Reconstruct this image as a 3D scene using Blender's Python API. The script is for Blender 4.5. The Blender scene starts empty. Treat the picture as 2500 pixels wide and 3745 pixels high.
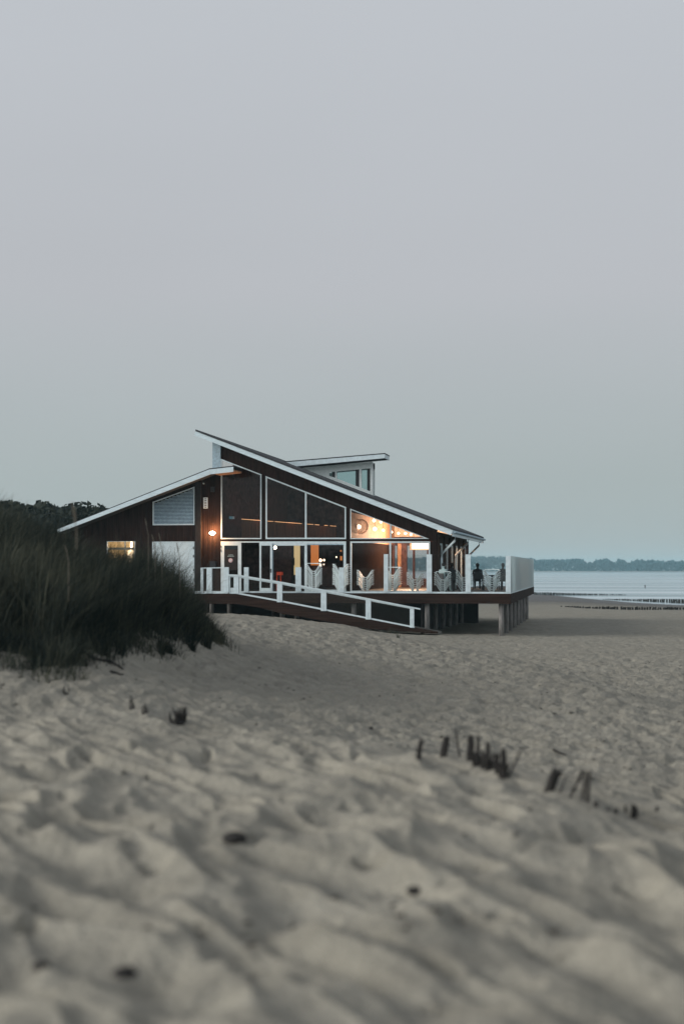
import bpy, math, random
import numpy as np
from mathutils import Vector, Matrix, noise as mnoise
R = math.radians
SC = bpy.context.scene
COL = SC.collection
random.seed(7)
rng = np.random.default_rng(7)

# ------------------------------------------------------------------ camera
EYE = 4.5                       # height of the lens above the sea (sea = 0)
F = 5202.0                      # 50 mm lens on a 36 mm tall frame, in photo pixels
PSI = math.atan(920 / F)        # camera turned left of the facade's normal
cam = bpy.data.cameras.new('camera')
cam.sensor_fit = 'VERTICAL'; cam.sensor_height = 36; cam.sensor_width = 24; cam.lens = 50
cam.shift_y = 205 / 3745
cam.clip_start = 0.1; cam.clip_end = 12000
cam.dof.use_dof = True; cam.dof.focus_distance = 64; cam.dof.aperture_fstop = .95
camo = bpy.data.objects.new('camera', cam); COL.objects.link(camo)
camo.location = (0, 0, EYE); camo.rotation_euler = (R(90), 0, PSI)
SC.camera = camo

# ------------------------------------------------------------------ sky, dusk light, exposure
SUN_EL, SUN_AZ = 20, -112       # low glow behind the camera, to the left
w = bpy.data.worlds.new('World'); SC.world = w; w.use_nodes = True
nt = w.node_tree; nt.nodes.clear()
n = nt.nodes.new; L = nt.links.new
wo = n('ShaderNodeOutputWorld'); bg = n('ShaderNodeBackground')
sky = n('ShaderNodeTexSky'); sky.sky_type = 'NISHITA'; sky.sun_disc = False
sky.sun_elevation = R(SUN_EL); sky.sun_rotation = R(SUN_AZ); sky.air_density = 1.5; sky.dust_density = 3
tc = n('ShaderNodeTexCoord'); sp = n('ShaderNodeSeparateXYZ'); L(tc.outputs['Generated'], sp.inputs[0])
cr = n('ShaderNodeValToRGB'); L(sp.outputs['Z'], cr.inputs[0])
e = cr.color_ramp.elements
e[0].position = 0.0; e[0].color = (4.1, 4.72, 4.78, 1)
e[1].position = 1.0; e[1].color = (1.7, 1.85, 2.2, 1)
for p, c in ((.06, (4.12, 4.70, 4.80)), (.11, (4.38, 4.82, 5.02)), (.19, (4.95, 5.12, 5.45)), (.37, (5.35, 5.6, 5.98)), (.62, (2.9, 3.05, 3.4))):
    q = cr.color_ramp.elements.new(p); q.color = (*c, 1)
nz = n('ShaderNodeTexNoise'); nz.inputs['Scale'].default_value = 2.2; nz.inputs['Detail'].default_value = 2
mp = n('ShaderNodeMapping'); mp.inputs['Scale'].default_value = (1, 1, 3.5); L(tc.outputs['Generated'], mp.inputs[0]); L(mp.outputs[0], nz.inputs[0])
mr = n('ShaderNodeMapRange'); mr.inputs[3].default_value = .95; mr.inputs[4].default_value = 1.05; L(nz.outputs[0], mr.inputs[0])
mul = n('ShaderNodeVectorMath'); mul.operation = 'SCALE'; L(cr.outputs[0], mul.inputs[0]); L(mr.outputs[0], mul.inputs['Scale'])
back = n('ShaderNodeMapRange'); back.interpolation_type = 'SMOOTHSTEP'; back.inputs[1].default_value = .3; back.inputs[2].default_value = -.9; back.inputs[3].default_value = 1; back.inputs[4].default_value = 1.75; L(sp.outputs['Y'], back.inputs[0])
mul2 = n('ShaderNodeVectorMath'); mul2.operation = 'SCALE'; L(mul.outputs[0], mul2.inputs[0]); L(back.outputs[0], mul2.inputs['Scale']); mul = mul2
mix = n('ShaderNodeMixRGB'); mix.inputs[0].default_value = .05; L(mul.outputs[0], mix.inputs[1]); L(sky.outputs[0], mix.inputs[2])
L(mix.outputs[0], bg.inputs[0]); bg.inputs[1].default_value = 0.1; L(bg.outputs[0], wo.inputs[0])
sun = bpy.data.lights.new('sun', 'SUN'); sun.energy = 2.6; sun.angle = R(30); sun.color = (1, .97, .93)
suno = bpy.data.objects.new('sun', sun); COL.objects.link(suno)
ax, el = R(SUN_AZ), R(SUN_EL)
sdir = Vector((math.sin(ax) * math.cos(el), math.cos(ax) * math.cos(el), math.sin(el)))   # towards the glow
suno.rotation_euler = sdir.to_track_quat('Z', 'Y').to_euler()
SC.view_settings.view_transform = 'Standard'; SC.view_settings.look = 'None'
SC.view_settings.exposure = 0; SC.view_settings.gamma = 1
SC.cycles.max_bounces = 8; SC.cycles.transparent_max_bounces = 16; SC.cycles.volume_bounces = 1
SC.cycles.use_denoising = True
SC.cycles.sample_clamp_indirect = 4

# ------------------------------------------------------------------ survey: photo pixel + known distance -> metres
CP, SP = math.cos(PSI), math.sin(PSI)
def ray(px, py):
    u, v = (px - 1250) / F, (2078 - py) / F
    return (-SP + u * CP, CP + u * SP, v)
def PX(px, Y):
    d = ray(px, 0); return d[0] * Y / d[1]
def PZ(px, py, Y):
    d = ray(px, py); return EYE + d[2] * Y / d[1]
def PT(px, py, Y):
    return (PX(px, Y), Y, PZ(px, py, Y))
def at_t(px, t):                 # point on the ground plan at camera depth t
    d = ray(px, 0); return d[0] * t, d[1] * t
def to_cam(x, y):
    t = -SP * x + CP * y
    s = CP * x + SP * y
    return 1250 + F * s / np.maximum(t, .05), t

# ------------------------------------------------------------------ materials
def rgb(c): return (*c, 1)
def mat(name, col, rough=.6, noise=None, spec=.4, bump=None, metal=0, emit=None, planks=None):
    m = bpy.data.materials.new(name); m.use_nodes = True
    t = m.node_tree; b = t.nodes['Principled BSDF']; N = t.nodes.new; K = t.links.new
    b.inputs['Base Color'].default_value = rgb(col); b.inputs['Roughness'].default_value = rough
    b.inputs['Specular IOR Level'].default_value = spec; b.inputs['Metallic'].default_value = metal
    tcn = N('ShaderNodeTexCoord')
    if noise:
        sc, amt = noise[:2]
        nn = N('ShaderNodeTexNoise'); nn.inputs['Scale'].default_value = sc; nn.inputs['Detail'].default_value = 5
        if len(noise) > 2:
            mpp = N('ShaderNodeMapping'); mpp.inputs['Scale'].default_value = noise[2]; K(tcn.outputs['Object'], mpp.inputs[0]); K(mpp.outputs[0], nn.inputs[0])
        else: K(tcn.outputs['Object'], nn.inputs[0])
        r = N('ShaderNodeValToRGB'); K(nn.outputs[0], r.inputs[0])
        r.color_ramp.elements[0].position = .3; r.color_ramp.elements[1].position = .72
        r.color_ramp.elements[0].color = rgb([max(0, c * (1 - amt)) for c in col]); r.color_ramp.elements[1].color = rgb([min(1, c * (1 + amt)) for c in col])
        out = r.outputs[0]
        if planks:
            wv = N('ShaderNodeTexWave'); wv.bands_direction = 'X'; wv.inputs['Scale'].default_value = planks; wv.inputs['Distortion'].default_value = 0
            K(tcn.outputs['Object'], wv.inputs[0])
            rr = N('ShaderNodeValToRGB'); rr.color_ramp.elements[0].position = .0; rr.color_ramp.elements[1].position = .16
            rr.color_ramp.elements[0].color = (.25, .25, .25, 1); rr.color_ramp.elements[1].color = (1, 1, 1, 1); K(wv.outputs[0], rr.inputs[0])
            bp = N('ShaderNodeBump'); bp.inputs['Distance'].default_value = .01; K(rr.outputs[0], bp.inputs['Height']); K(bp.outputs[0], b.inputs['Normal'])
            mm = N('ShaderNodeMixRGB'); mm.blend_type = 'MULTIPLY'; mm.inputs[0].default_value = .6; K(out, mm.inputs[1]); K(rr.outputs[0], mm.inputs[2]); out = mm.outputs[0]
        K(out, b.inputs['Base Color'])
    if bump:
        bn = N('ShaderNodeTexNoise'); bn.inputs['Scale'].default_value = bump[0]; bn.inputs['Detail'].default_value = 6; K(tcn.outputs['Object'], bn.inputs[0])
        bb = N('ShaderNodeBump'); bb.inputs['Strength'].default_value = bump[1]; bb.inputs['Distance'].default_value = bump[2]; K(bn.outputs[0], bb.inputs['Height']); K(bb.outputs[0], b.inputs['Normal'])
    if emit:
        b.inputs['Emission Color'].default_value = rgb(emit[0]); b.inputs['Emission Strength'].default_value = emit[1]
    return m
M = {}
M['white'] = mat('white_paint', (.60, .70, .73), .5, (6, .10))
M['whitefascia'] = mat('white_fascia', (.60, .71, .75), .5, (3, .12, (1, 1, 5)))
M['clad'] = mat('brown_cladding', (.027, .0150, .0125), .85, (7, .45, (1, 1, .12)), spec=.08, planks=3.2)
M['beam'] = mat('brown_beam', (.030, .0175, .0135), .85, (3, .45, (.2, .2, 4)), spec=.08)
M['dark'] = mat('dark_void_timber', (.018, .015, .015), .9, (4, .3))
M['roof'] = mat('roof_felt', (.035, .037, .042), .85, (12, .3))
M['greypanel'] = mat('grey_blue_panel', (.36, .48, .55), .6, (10, .2))
M['palewall'] = mat('pale_dormer_board', (.74, .80, .78), .6, (5, .12, (1, 1, 6)))
M['ceiling'] = mat('pine_ceiling', (.55, .42, .32), .7, (5, .2), planks=2)
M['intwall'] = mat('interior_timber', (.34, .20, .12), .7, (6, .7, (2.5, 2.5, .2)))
M['lowwall'] = mat('shaded_interior_timber', (.022, .013, .010), 1, (6, .7, (2.5, 2.5, .2)), spec=0)  # shaded copy of the partition timber, dimness put into the colour
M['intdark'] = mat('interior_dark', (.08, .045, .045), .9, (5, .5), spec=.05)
M['sidepost'] = mat('side_post_timber', (.062, .036, .027), .85, (7, .4, (1, 1, .12)), spec=.08)
M['galwall'] = mat('gallery_boards', (.10, .055, .035), .8, (6, .6, (2.5, 2.5, .2)))
M['gable'] = mat('pale_gable_boards', (.72, .60, .48), .7, (5, .15))
M['intfloor'] = mat('interior_floor', (.07, .065, .055), .5, (3, .3))
M['deck'] = mat('deck_boards', (.15, .145, .13), .8, (4, .25), planks=3)
M['pile'] = mat('weathered_pile', (.20, .19, .18), .85, (5, .45, (3, 3, .5)), bump=(20, .5, .01))
M['oldwood'] = mat('old_black_wood', (.022, .020, .018), .9, (9, .5, (1, 1, .3)), bump=(25, .6, .01))
M['plastic'] = mat('white_green_plastic', (.84, .93, .93), .4, (8, .06))
M['black'] = mat('black_metal', (.018, .018, .02), .5, (8, .2))
M['cloth'] = mat('dark_cloth', (.016, .016, .019), .9, (20, .3))
M['palecloth'] = mat('pale_cloth', (.32, .42, .42), .9, (20, .2))
M['hair'] = mat('dark_hair', (.012, .01, .009), .8, (30, .4))
M['skin'] = mat('skin', (.35, .2, .14), .6, (30, .1))
M['red'] = mat('red_orange', (.55, .075, .03), .5, (6, .2), emit=((.8, .09, .03), .22))  # faint glow put into the colour of the chair
M['yellow'] = mat('yellow_doorway_glow', (.8, .7, .35), .6, emit=((1, .80, .42), .48))  # emission put in for the light of a lit doorway
M['orange'] = mat('orange_lit_glow', (.8, .35, .12), .6, emit=((1, .33, .08), .46))  # emission put in for small orange lit surfaces
M['bulb'] = mat('bulb_glass', (.9, .8, .7), .4, emit=((1, .80, .58), 3.5))
M['lamp'] = mat('lamp_glass', (.9, .8, .7), .4, emit=((1, .86, .68), 7))
M['led'] = mat('led_strip', (.8, .5, .3), .4, emit=((1, .55, .25), .9))
M['screen'] = mat('blue_screen', (.1, .2, .25), .4, emit=((.2, .5, .65), .16))
M['cream'] = mat('kitchen_cream', (.75, .66, .45), .6, (4, .1))
M['steel'] = mat('kitchen_white', (.85, .84, .82), .4, (4, .05))
M['pink'] = mat('badge_pink', (.6, .4, .42), .6, (60, .5))
M['seed'] = mat('pale_seed_head', (.13, .115, .09), .9, (30, .3))
M['litter'] = mat('dry_weed_scraps', (.05, .045, .035), .9, (40, .5))
M['weed'] = mat('pale_weed', (.14, .15, .10), .9, (10, .4))

def glass_mat(name, tint, ior=1.45, extra=0.0):
    m = bpy.data.materials.new(name); m.use_nodes = True; t = m.node_tree; t.nodes.clear()
    N = t.nodes.new; K = t.links.new
    o = N('ShaderNodeOutputMaterial'); mx = N('ShaderNodeMixShader'); tr = N('ShaderNodeBsdfTransparent'); gl = N('ShaderNodeBsdfGlossy'); fr = N('ShaderNodeFresnel')
    tr.inputs[0].default_value = rgb(tint); gl.inputs['Roughness'].default_value = .03; fr.inputs[0].default_value = ior
    nn = N('ShaderNodeTexNoise'); nn.inputs['Scale'].default_value = 1.3; bb = N('ShaderNodeBump'); bb.inputs['Distance'].default_value = .004; K(nn.outputs[0], bb.inputs['Height']); K(bb.outputs[0], gl.inputs['Normal'])
    ad = N('ShaderNodeMath'); ad.operation = 'ADD'; ad.use_clamp = True; ad.inputs[1].default_value = extra; K(fr.outputs[0], ad.inputs[0])
    K(ad.outputs[0], mx.inputs[0]); K(tr.outputs[0], mx.inputs[1]); K(gl.outputs[0], mx.inputs[2]); K(mx.outputs[0], o.inputs[0])
    return m
M['glass'] = glass_mat('window_glass', (.94, .91, .90), 1.25)
M['railglass'] = glass_mat('rail_glass', (.975, .985, .985))
M['dormglass'] = glass_mat('dormer_glass', (.66, .78, .78), 1.4)
M['darkglass'] = glass_mat('tinted_glass', (.45, .5, .52), 1.5)
def frosted():
    m = bpy.data.materials.new('frosted_screen'); m.use_nodes = True; t = m.node_tree; b = t.nodes['Principled BSDF']
    b.inputs['Base Color'].default_value = (.48, .56, .57, 1); b.inputs['Roughness'].default_value = .35
    N = t.nodes.new; K = t.links.new
    tl = N('ShaderNodeBsdfTranslucent'); tl.inputs[0].default_value = (.62, .70, .71, 1); mx = N('ShaderNodeMixShader'); mx.inputs[0].default_value = .5
    nn = N('ShaderNodeTexNoise'); nn.inputs['Scale'].default_value = 5; rr = N('ShaderNodeMapRange'); rr.inputs[3].default_value = .4; rr.inputs[4].default_value = .6; K(nn.outputs[0], rr.inputs[0]); K(rr.outputs[0], mx.inputs[0])
    K(b.outputs[0], mx.inputs[1]); K(tl.outputs[0], mx.inputs[2]); K(mx.outputs[0], t.nodes['Material Output'].inputs[0]); return m
M['frost'] = frosted()

def sand_mat():
    m = bpy.data.materials.new('sand'); m.use_nodes = True; t = m.node_tree; b = t.nodes['Principled BSDF']; N = t.nodes.new; K = t.links.new
    g = N('ShaderNodeNewGeometry'); s = N('ShaderNodeSeparateXYZ'); K(g.outputs['Position'], s.inputs[0])
    n1 = N('ShaderNodeTexNoise'); n1.inputs['Scale'].default_value = 1.1; n1.inputs['Detail'].default_value = 7; n1.inputs['Roughness'].default_value = .65; K(g.outputs['Position'], n1.inputs[0])
    r1 = N('ShaderNodeValToRGB'); K(n1.outputs[0], r1.inputs[0]); r1.color_ramp.elements[0].position = .3; r1.color_ramp.elements[1].position = .7
    r1.color_ramp.elements[0].color = (.262, .247, .202, 1); r1.color_ramp.elements[1].color = (.32, .303, .252, 1)
    # grains and shell grit
    n2 = N('ShaderNodeTexNoise'); n2.inputs['Scale'].default_value = 90; n2.inputs['Detail'].default_value = 4; K(g.outputs['Position'], n2.inputs[0])
    r2 = N('ShaderNodeMapRange'); r2.inputs[1].default_value = .25; r2.inputs[2].default_value = .75; r2.inputs[3].default_value = .62; r2.inputs[4].default_value = 1.38; K(n2.outputs[0], r2.inputs[0])
    mu = N('ShaderNodeVectorMath'); mu.operation = 'SCALE'; K(r1.outputs[0], mu.inputs[0]); K(r2.outputs[0], mu.inputs['Scale'])
    n3 = N('ShaderNodeTexNoise'); n3.inputs['Scale'].default_value = 4.5; n3.inputs['Detail'].default_value = 3; K(g.outputs['Position'], n3.inputs[0])
    r3 = N('ShaderNodeMapRange'); r3.inputs[1].default_value = .35; r3.inputs[2].default_value = .68; r3.inputs[3].default_value = 1.08; r3.inputs[4].default_value = .88; K(n3.outputs[0], r3.inputs[0])
    m3 = N('ShaderNodeVectorMath'); m3.operation = 'SCALE'; K(mu.outputs[0], m3.inputs[0]); K(r3.outputs[0], m3.inputs['Scale'])
    # wet sand near the water line (height above the sea)
    nw = N('ShaderNodeTexNoise'); nw.inputs['Scale'].default_value = .08; K(g.outputs['Position'], nw.inputs[0])
    ma = N('ShaderNodeMath'); ma.operation = 'MULTIPLY_ADD'; K(nw.outputs[0], ma.inputs[0]); ma.inputs[1].default_value = .5; K(s.outputs['Z'], ma.inputs[2])
    rw = N('ShaderNodeMapRange'); rw.interpolation_type = 'SMOOTHSTEP'; rw.inputs[1].default_value = .75; rw.inputs[2].default_value = 1.35; K(ma.outputs[0], rw.inputs[0])
    mw = N('ShaderNodeMixRGB'); mw.inputs[1].default_value = (.075, .068, .062, 1); K(rw.outputs[0], mw.inputs[0]); K(m3.outputs[0], mw.inputs[2])
    K(mw.outputs[0], b.inputs['Base Color'])
    rr = N('ShaderNodeMapRange'); rr.inputs[3].default_value = .45; rr.inputs[4].default_value = .95; K(rw.outputs[0], rr.inputs[0]); K(rr.outputs[0], b.inputs['Roughness'])
    b.inputs['Specular IOR Level'].default_value = .15
    b1 = N('ShaderNodeBump'); b1.inputs['Distance'].default_value = .03; b1.inputs['Strength'].default_value = .8
    n4 = N('ShaderNodeTexNoise'); n4.inputs['Scale'].default_value = 22; n4.inputs['Detail'].default_value = 7; K(g.outputs['Position'], n4.inputs[0]); K(n4.outputs[0], b1.inputs['Height'])
    b2 = N('ShaderNodeBump'); b2.inputs['Distance'].default_value = .07; b2.inputs['Strength'].default_value = .7; n5 = N('ShaderNodeTexNoise'); n5.inputs['Scale'].default_value = 8; n5.inputs['Detail'].default_value = 6; K(g.outputs['Position'], n5.inputs[0]); K(n5.outputs[0], b2.inputs['Height']); K(b1.outputs[0], b2.inputs['Normal']); K(b2.outputs[0], b.inputs['Normal'])
    sy = N('ShaderNodeMapRange'); sy.inputs[1].default_value = 11; sy.inputs[2].default_value = 22; sy.inputs[3].default_value = .0; sy.inputs[4].default_value = .5; K(s.outputs['Y'], sy.inputs[0]); K(sy.outputs[0], b2.inputs['Strength'])
    return m
M['sand'] = sand_mat()
def water_mat():
    m = bpy.data.materials.new('sea'); m.use_nodes = True; t = m.node_tree; b = t.nodes['Principled BSDF']; N = t.nodes.new; K = t.links.new
    b.inputs['Base Color'].default_value = (.30, .37, .38, 1); b.inputs['Roughness'].default_value = .22; b.inputs['Specular IOR Level'].default_value = .6
    g = N('ShaderNodeNewGeometry')
    mpp = N('ShaderNodeMapping'); mpp.inputs['Scale'].default_value = (.05, .35, 1); mpp.inputs['Rotation'].default_value = (0, 0, .25); K(g.outputs['Position'], mpp.inputs[0])
    n1 = N('ShaderNodeTexNoise'); n1.inputs['Scale'].default_value = 1.0; n1.inputs['Detail'].default_value = 8; n1.inputs['Roughness'].default_value = .6; K(mpp.outputs[0], n1.inputs[0])
    bb = N('ShaderNodeBump'); bb.inputs['Distance'].default_value = .09; bb.inputs['Strength'].default_value = .5; K(n1.outputs[0], bb.inputs['Height']); K(bb.outputs[0], b.inputs['Normal'])
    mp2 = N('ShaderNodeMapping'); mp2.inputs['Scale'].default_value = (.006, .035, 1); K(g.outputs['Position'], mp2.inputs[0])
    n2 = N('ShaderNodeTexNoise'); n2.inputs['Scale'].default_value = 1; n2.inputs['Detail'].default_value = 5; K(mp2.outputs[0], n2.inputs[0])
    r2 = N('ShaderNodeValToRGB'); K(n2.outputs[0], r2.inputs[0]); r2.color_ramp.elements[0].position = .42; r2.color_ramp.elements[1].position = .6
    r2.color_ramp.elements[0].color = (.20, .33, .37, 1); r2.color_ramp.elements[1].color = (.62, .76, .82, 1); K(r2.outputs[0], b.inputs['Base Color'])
    return m
M['sea'] = water_mat()
def leaf_mat(name, dark, light, sc):
    m = bpy.data.materials.new(name); m.use_nodes = True; t = m.node_tree; b = t.nodes['Principled BSDF']; N = t.nodes.new; K = t.links.new
    g = N('ShaderNodeNewGeometry'); n1 = N('ShaderNodeTexNoise'); n1.inputs['Scale'].default_value = sc; n1.inputs['Detail'].default_value = 4; K(g.outputs['Position'], n1.inputs[0])
    at = N('ShaderNodeAttribute'); at.attribute_name = 'tone'
    ad = N('ShaderNodeMath'); ad.operation = 'MULTIPLY_ADD'; K(at.outputs['Fac'], ad.inputs[0]); ad.inputs[1].default_value = .55; K(n1.outputs[0], ad.inputs[2])
    r = N('ShaderNodeValToRGB'); K(ad.outputs[0], r.inputs[0]); r.color_ramp.elements[0].position = .5; r.color_ramp.elements[1].position = 1.02
    r.color_ramp.elements[0].color = rgb(dark); r.color_ramp.elements[1].color = rgb(light); K(r.outputs[0], b.inputs['Base Color'])
    b.inputs['Roughness'].default_value = .7; b.inputs['Specular IOR Level'].default_value = .15
    return m
M['marram'] = leaf_mat('marram_grass', (.009, .017, .015), (.085, .088, .060), 1.6)
M['scrub'] = leaf_mat('buckthorn', (.012, .018, .014), (.03, .036, .024), .3)
M['wood'] = leaf_mat('far_trees', (.006, .030, .040), (.014, .045, .056), .02)

# ------------------------------------------------------------------ mesh helpers
class MB:
    def __init__(s): s.v = []; s.f = []
    def add(s, vs, fs):
        b = len(s.v); s.v += [tuple(p) for p in vs]; s.f += [tuple(i + b for i in f) for f in fs]; return s
    def box(s, x0, x1, y0, y1, z0, z1):
        vs = [(x, y, z) for z in (z0, z1) for y in (y0, y1) for x in (x0, x1)]
        return s.add(vs, [(0, 2, 3, 1), (4, 5, 7, 6), (0, 1, 5, 4), (2, 6, 7, 3), (0, 4, 6, 2), (1, 3, 7, 5)])
    def prism(s, xz, y0, y1):            # polygon in x,z extruded along y
        k = len(xz)
        a = sum(xz[i][0] * xz[(i + 1) % k][1] - xz[(i + 1) % k][0] * xz[i][1] for i in range(k))
        if a < 0: xz = xz[::-1]
        vs = [(x, y0, z) for x, z in xz] + [(x, y1, z) for x, z in xz]
        return s.add(vs, [tuple(range(k)), tuple(range(2 * k - 1, k - 1, -1))] + [(i, i + k, (i + 1) % k + k, (i + 1) % k) for i in range(k)])
    def pp(s, pts, Y, th):               # measured polygon standing in the plane y = Y
        return s.prism([(PX(px, Y), PZ(px, py, Y)) for px, py in pts], Y, Y + th)
    def rect(s, x0, x1, y0, y1, Y, th):  # measured upright rectangle
        m = (x0 + x1) / 2
        return s.box(PX(x0, Y), PX(x1, Y), Y, Y + th, PZ(m, y1, Y), PZ(m, y0, Y))
    def tube(s, pts, r, k=8, r1=None):
        pts = [Vector(p) for p in pts]; n = len(pts); b0 = []
        for i, p in enumerate(pts):
            d = (pts[min(i + 1, n - 1)] - pts[max(i - 1, 0)]).normalized()
            a = d.cross(Vector((0, 0, 1)) if abs(d.z) < .9 else Vector((1, 0, 0))).normalized(); c = d.cross(a)
            rr = r if r1 is None else r + (r1 - r) * i / (n - 1)
            b0 += [p + (a * math.cos(q) + c * math.sin(q)) * rr for q in [2 * math.pi * j / k for j in range(k)]]
        fs = [(i * k + j, i * k + (j + 1) % k, (i + 1) * k + (j + 1) % k, (i + 1) * k + j) for i in range(n - 1) for j in range(k)]
        fs += [tuple(range(k - 1, -1, -1)), tuple(range((n - 1) * k, n * k))]
        return s.add(b0, fs)
    def ball(s, c, r, k=10, sz=(1, 1, 1), jit=0):
        vs = []; fs = []; h = k // 2 + 1
        for i in range(h + 1):
            th = math.pi * i / h
            for j in range(k):
                ph = 2 * math.pi * j / k; q = r * (1 + jit * (random.random() - .5))
                vs.append((c[0] + q * sz[0] * math.sin(th) * math.cos(ph), c[1] + q * sz[1] * math.sin(th) * math.sin(ph), c[2] + q * sz[2] * math.cos(th)))
        for i in range(h):
            for j in range(k): fs.append((i * k + j, (i + 1) * k + j, (i + 1) * k + (j + 1) % k, i * k + (j + 1) % k))
        return s.add(vs, fs)
    def build(s, name, m, parent=None, smooth=False, at=None):
        me = bpy.data.meshes.new(name)
        vs = s.v
        o = bpy.data.objects.new(name, me)
        org = Vector((0, 0, 0))
        if parent is not None:
            pw = WP[parent.name]; org = Vector(pw)
        elif at is not None: org = Vector(at)
        me.from_pydata([(x - org.x, y - org.y, z - org.z) for x, y, z in vs], [], s.f)
        if smooth: me.polygons.foreach_set('use_smooth', [True] * len(me.polygons))
        me.materials.append(m); COL.objects.link(o)
        if parent is not None: o.parent = parent; WP[o.name] = tuple(org)
        else: o.location = org; WP[o.name] = tuple(org)
        return o
WP = {}                                   # object name -> world origin (no rotation in this scene's roots)
def tag(o, label=None, cat=None, group=None, kind=None):
    if label: o['label'] = label
    if cat: o['category'] = cat
    if group: o['group'] = group
    if kind: o['kind'] = kind
    return o
def thing(name, loc, label, cat, group=None):
    o = bpy.data.objects.new(name, None); COL.objects.link(o); o.location = loc; o.empty_display_size = .2
    WP[o.name] = tuple(loc)
    return tag(o, label, cat, group)
def lamp(name, loc, power, parent=None, col=(1, .72, .45), r=.06):
    d = bpy.data.lights.new(name, 'POINT'); d.energy = power; d.color = col; d.shadow_soft_size = r
    o = bpy.data.objects.new(name, d); COL.objects.link(o); o.location = loc
    if parent is not None: o.parent = parent; o.location = Vector(loc) - Vector(WP[parent.name])
    return o

# ------------------------------------------------------------------ ground
COLS = {   # bearing (photo column) : [(distance, height relative to the eye)]
 -1500: [(5,-1.6),(13,-1.3),(19,-.6),(25,.6),(35,.5),(60,.2),(95,1.5),(125,3.8),(180,3.0),(241,.5),(300,-3)],
 -300: [(5,-1.6),(14.8,-1.55),(19,-1.1),(25,.65),(32,.3),(45,-.4),(62,-.8),(90,.2),(122,4.2),(160,3.4),(220,0),(300,-3)],
 0:    [(5,-1.6),(14.8,-1.6),(19.4,-1.2),(25,.50),(32,.05),(45,-.6),(62,-1.2),(90,.0),(120,4.2),(155,3.2),(220,-.5),(300,-4)],
 200:  [(5,-1.6),(14.8,-1.6),(19,-1.26),(25,-.22),(31,-.6),(45,-1.1),(62,-1.5),(90,-.6),(120,4.0),(150,3.0),(220,-1),(300,-5)],
 400:  [(5,-1.6),(14.8,-1.63),(19.5,-1.36),(26,-.48),(32,-.95),(45,-1.3),(62,-1.8),(90,-1),(118,3.7),(150,2.5),(220,-2),(300,-6)],
 600:  [(5,-1.6),(14.5,-1.68),(22,-1.52),(27.5,-.56),(33,-1.1),(48,-1.5),(62,-2.0),(90,-2),(118,2.5),(150,0),(220,-3.6),(241,-4.5),(340,-6)],
 720:  [(5,-1.6),(14,-1.70),(21,-1.72),(27,-1.35),(33,-1.45),(50,-1.56),(60,-2.0),(90,-2.5),(118,-1),(160,-3),(241,-4.5),(340,-6.5)],
 830:  [(5,-1.6),(14,-1.70),(20,-1.80),(28,-1.62),(40,-1.62),(51,-1.62),(60,-2.05),(66,-2.3),(90,-2.8),(110,-3.2),(150,-3.7),(241,-4.5),(340,-6.5)],
 1080: [(5,-1.6),(14,-1.72),(18,-2.02),(30,-1.95),(44,-1.82),(52,-1.83),(59,-2.25),(66,-2.6),(110,-3.2),(150,-3.7),(241,-4.5),(340,-6.5)],
 1300: [(5,-1.6),(13.5,-1.73),(18,-2.15),(30,-2.15),(44,-2.0),(51,-1.98),(56,-2.6),(66,-2.8),(110,-3.2),(150,-3.7),(241,-4.5),(340,-6.5)],
 1500: [(5,-1.6),(13.2,-1.75),(18,-2.25),(30,-2.28),(42,-2.18),(46,-2.2),(50,-2.80),(62,-2.9),(70,-3.0),(110,-3.2),(150,-3.7),(241,-4.5),(340,-6.5)],
 1850: [(5,-1.6),(12.1,-1.76),(16.5,-2.3),(28,-2.34),(36,-2.25),(39,-2.3),(42.5,-2.93),(63,-3.02),(110,-3.2),(150,-3.68),(234,-4.36),(246,-4.5),(262,-5),(340,-6.5)],
 2050: [(5,-1.6),(11.3,-1.78),(15.7,-2.3),(25,-2.34),(31,-2.27),(34,-2.33),(37.5,-2.93),(63,-3.02),(108,-3.2),(150,-3.68),(228,-4.36),(243,-4.5),(262,-5),(340,-6.5)],
 2130: [(5,-1.6),(11,-1.79),(15.3,-2.3),(23,-2.34),(28,-2.28),(31,-2.34),(34.5,-2.93),(63,-3.02),(108,-3.2),(150,-3.7),(214,-4.48),(230,-4.75),(340,-6.5)],
 2200: [(5,-1.62),(10.6,-1.8),(15,-2.3),(22,-2.33),(26,-2.28),(29,-2.34),(32.5,-2.94),(63,-3.03),(105,-3.2),(150,-3.75),(203,-4.5),(300,-6.5)],
 2500: [(5,-1.65),(9.4,-1.84),(13.5,-2.3),(24,-2.43),(30,-2.95),(63,-3.05),(100,-3.25),(146,-3.9),(173,-4.5),(260,-6.5)],
 3200: [(5,-1.7),(8.5,-1.85),(12.5,-2.35),(20,-2.55),(30,-2.97),(60,-3.1),(90,-3.4),(125,-4.1),(145,-4.5),(220,-6.5)],
 4800: [(5,-1.8),(8,-2),(12,-2.5),(20,-2.8),(30,-3.1),(60,-3.4),(80,-3.8),(110,-4.6),(200,-7)],
}
LT = np.linspace(math.log(1.2), math.log(700), 700)
PXG = np.linspace(-1500, 4800, 631)
keys = sorted(COLS)
rows = [np.interp(LT, [math.log(a) for a, b in COLS[k]], [b for a, b in COLS[k]]) for k in keys]
rows = np.array(rows)
H = np.array([[0.0]])
H = np.stack([np.interp(PXG, keys, rows[:, j]) for j in range(len(LT))], 1)
def gsm(a, sg, axis):
    r = int(sg * 3); kx = np.exp(-.5 * (np.arange(-r, r + 1) / sg) ** 2); kx /= kx.sum()
    pad = [(0, 0), (0, 0)]; pad[axis] = (r, r); p = np.pad(a, pad, 'edge')
    return np.apply_along_axis(lambda q: np.convolve(q, kx, 'valid'), axis, p)
H = gsm(gsm(H, 3.4, 1), 7, 0)
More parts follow.
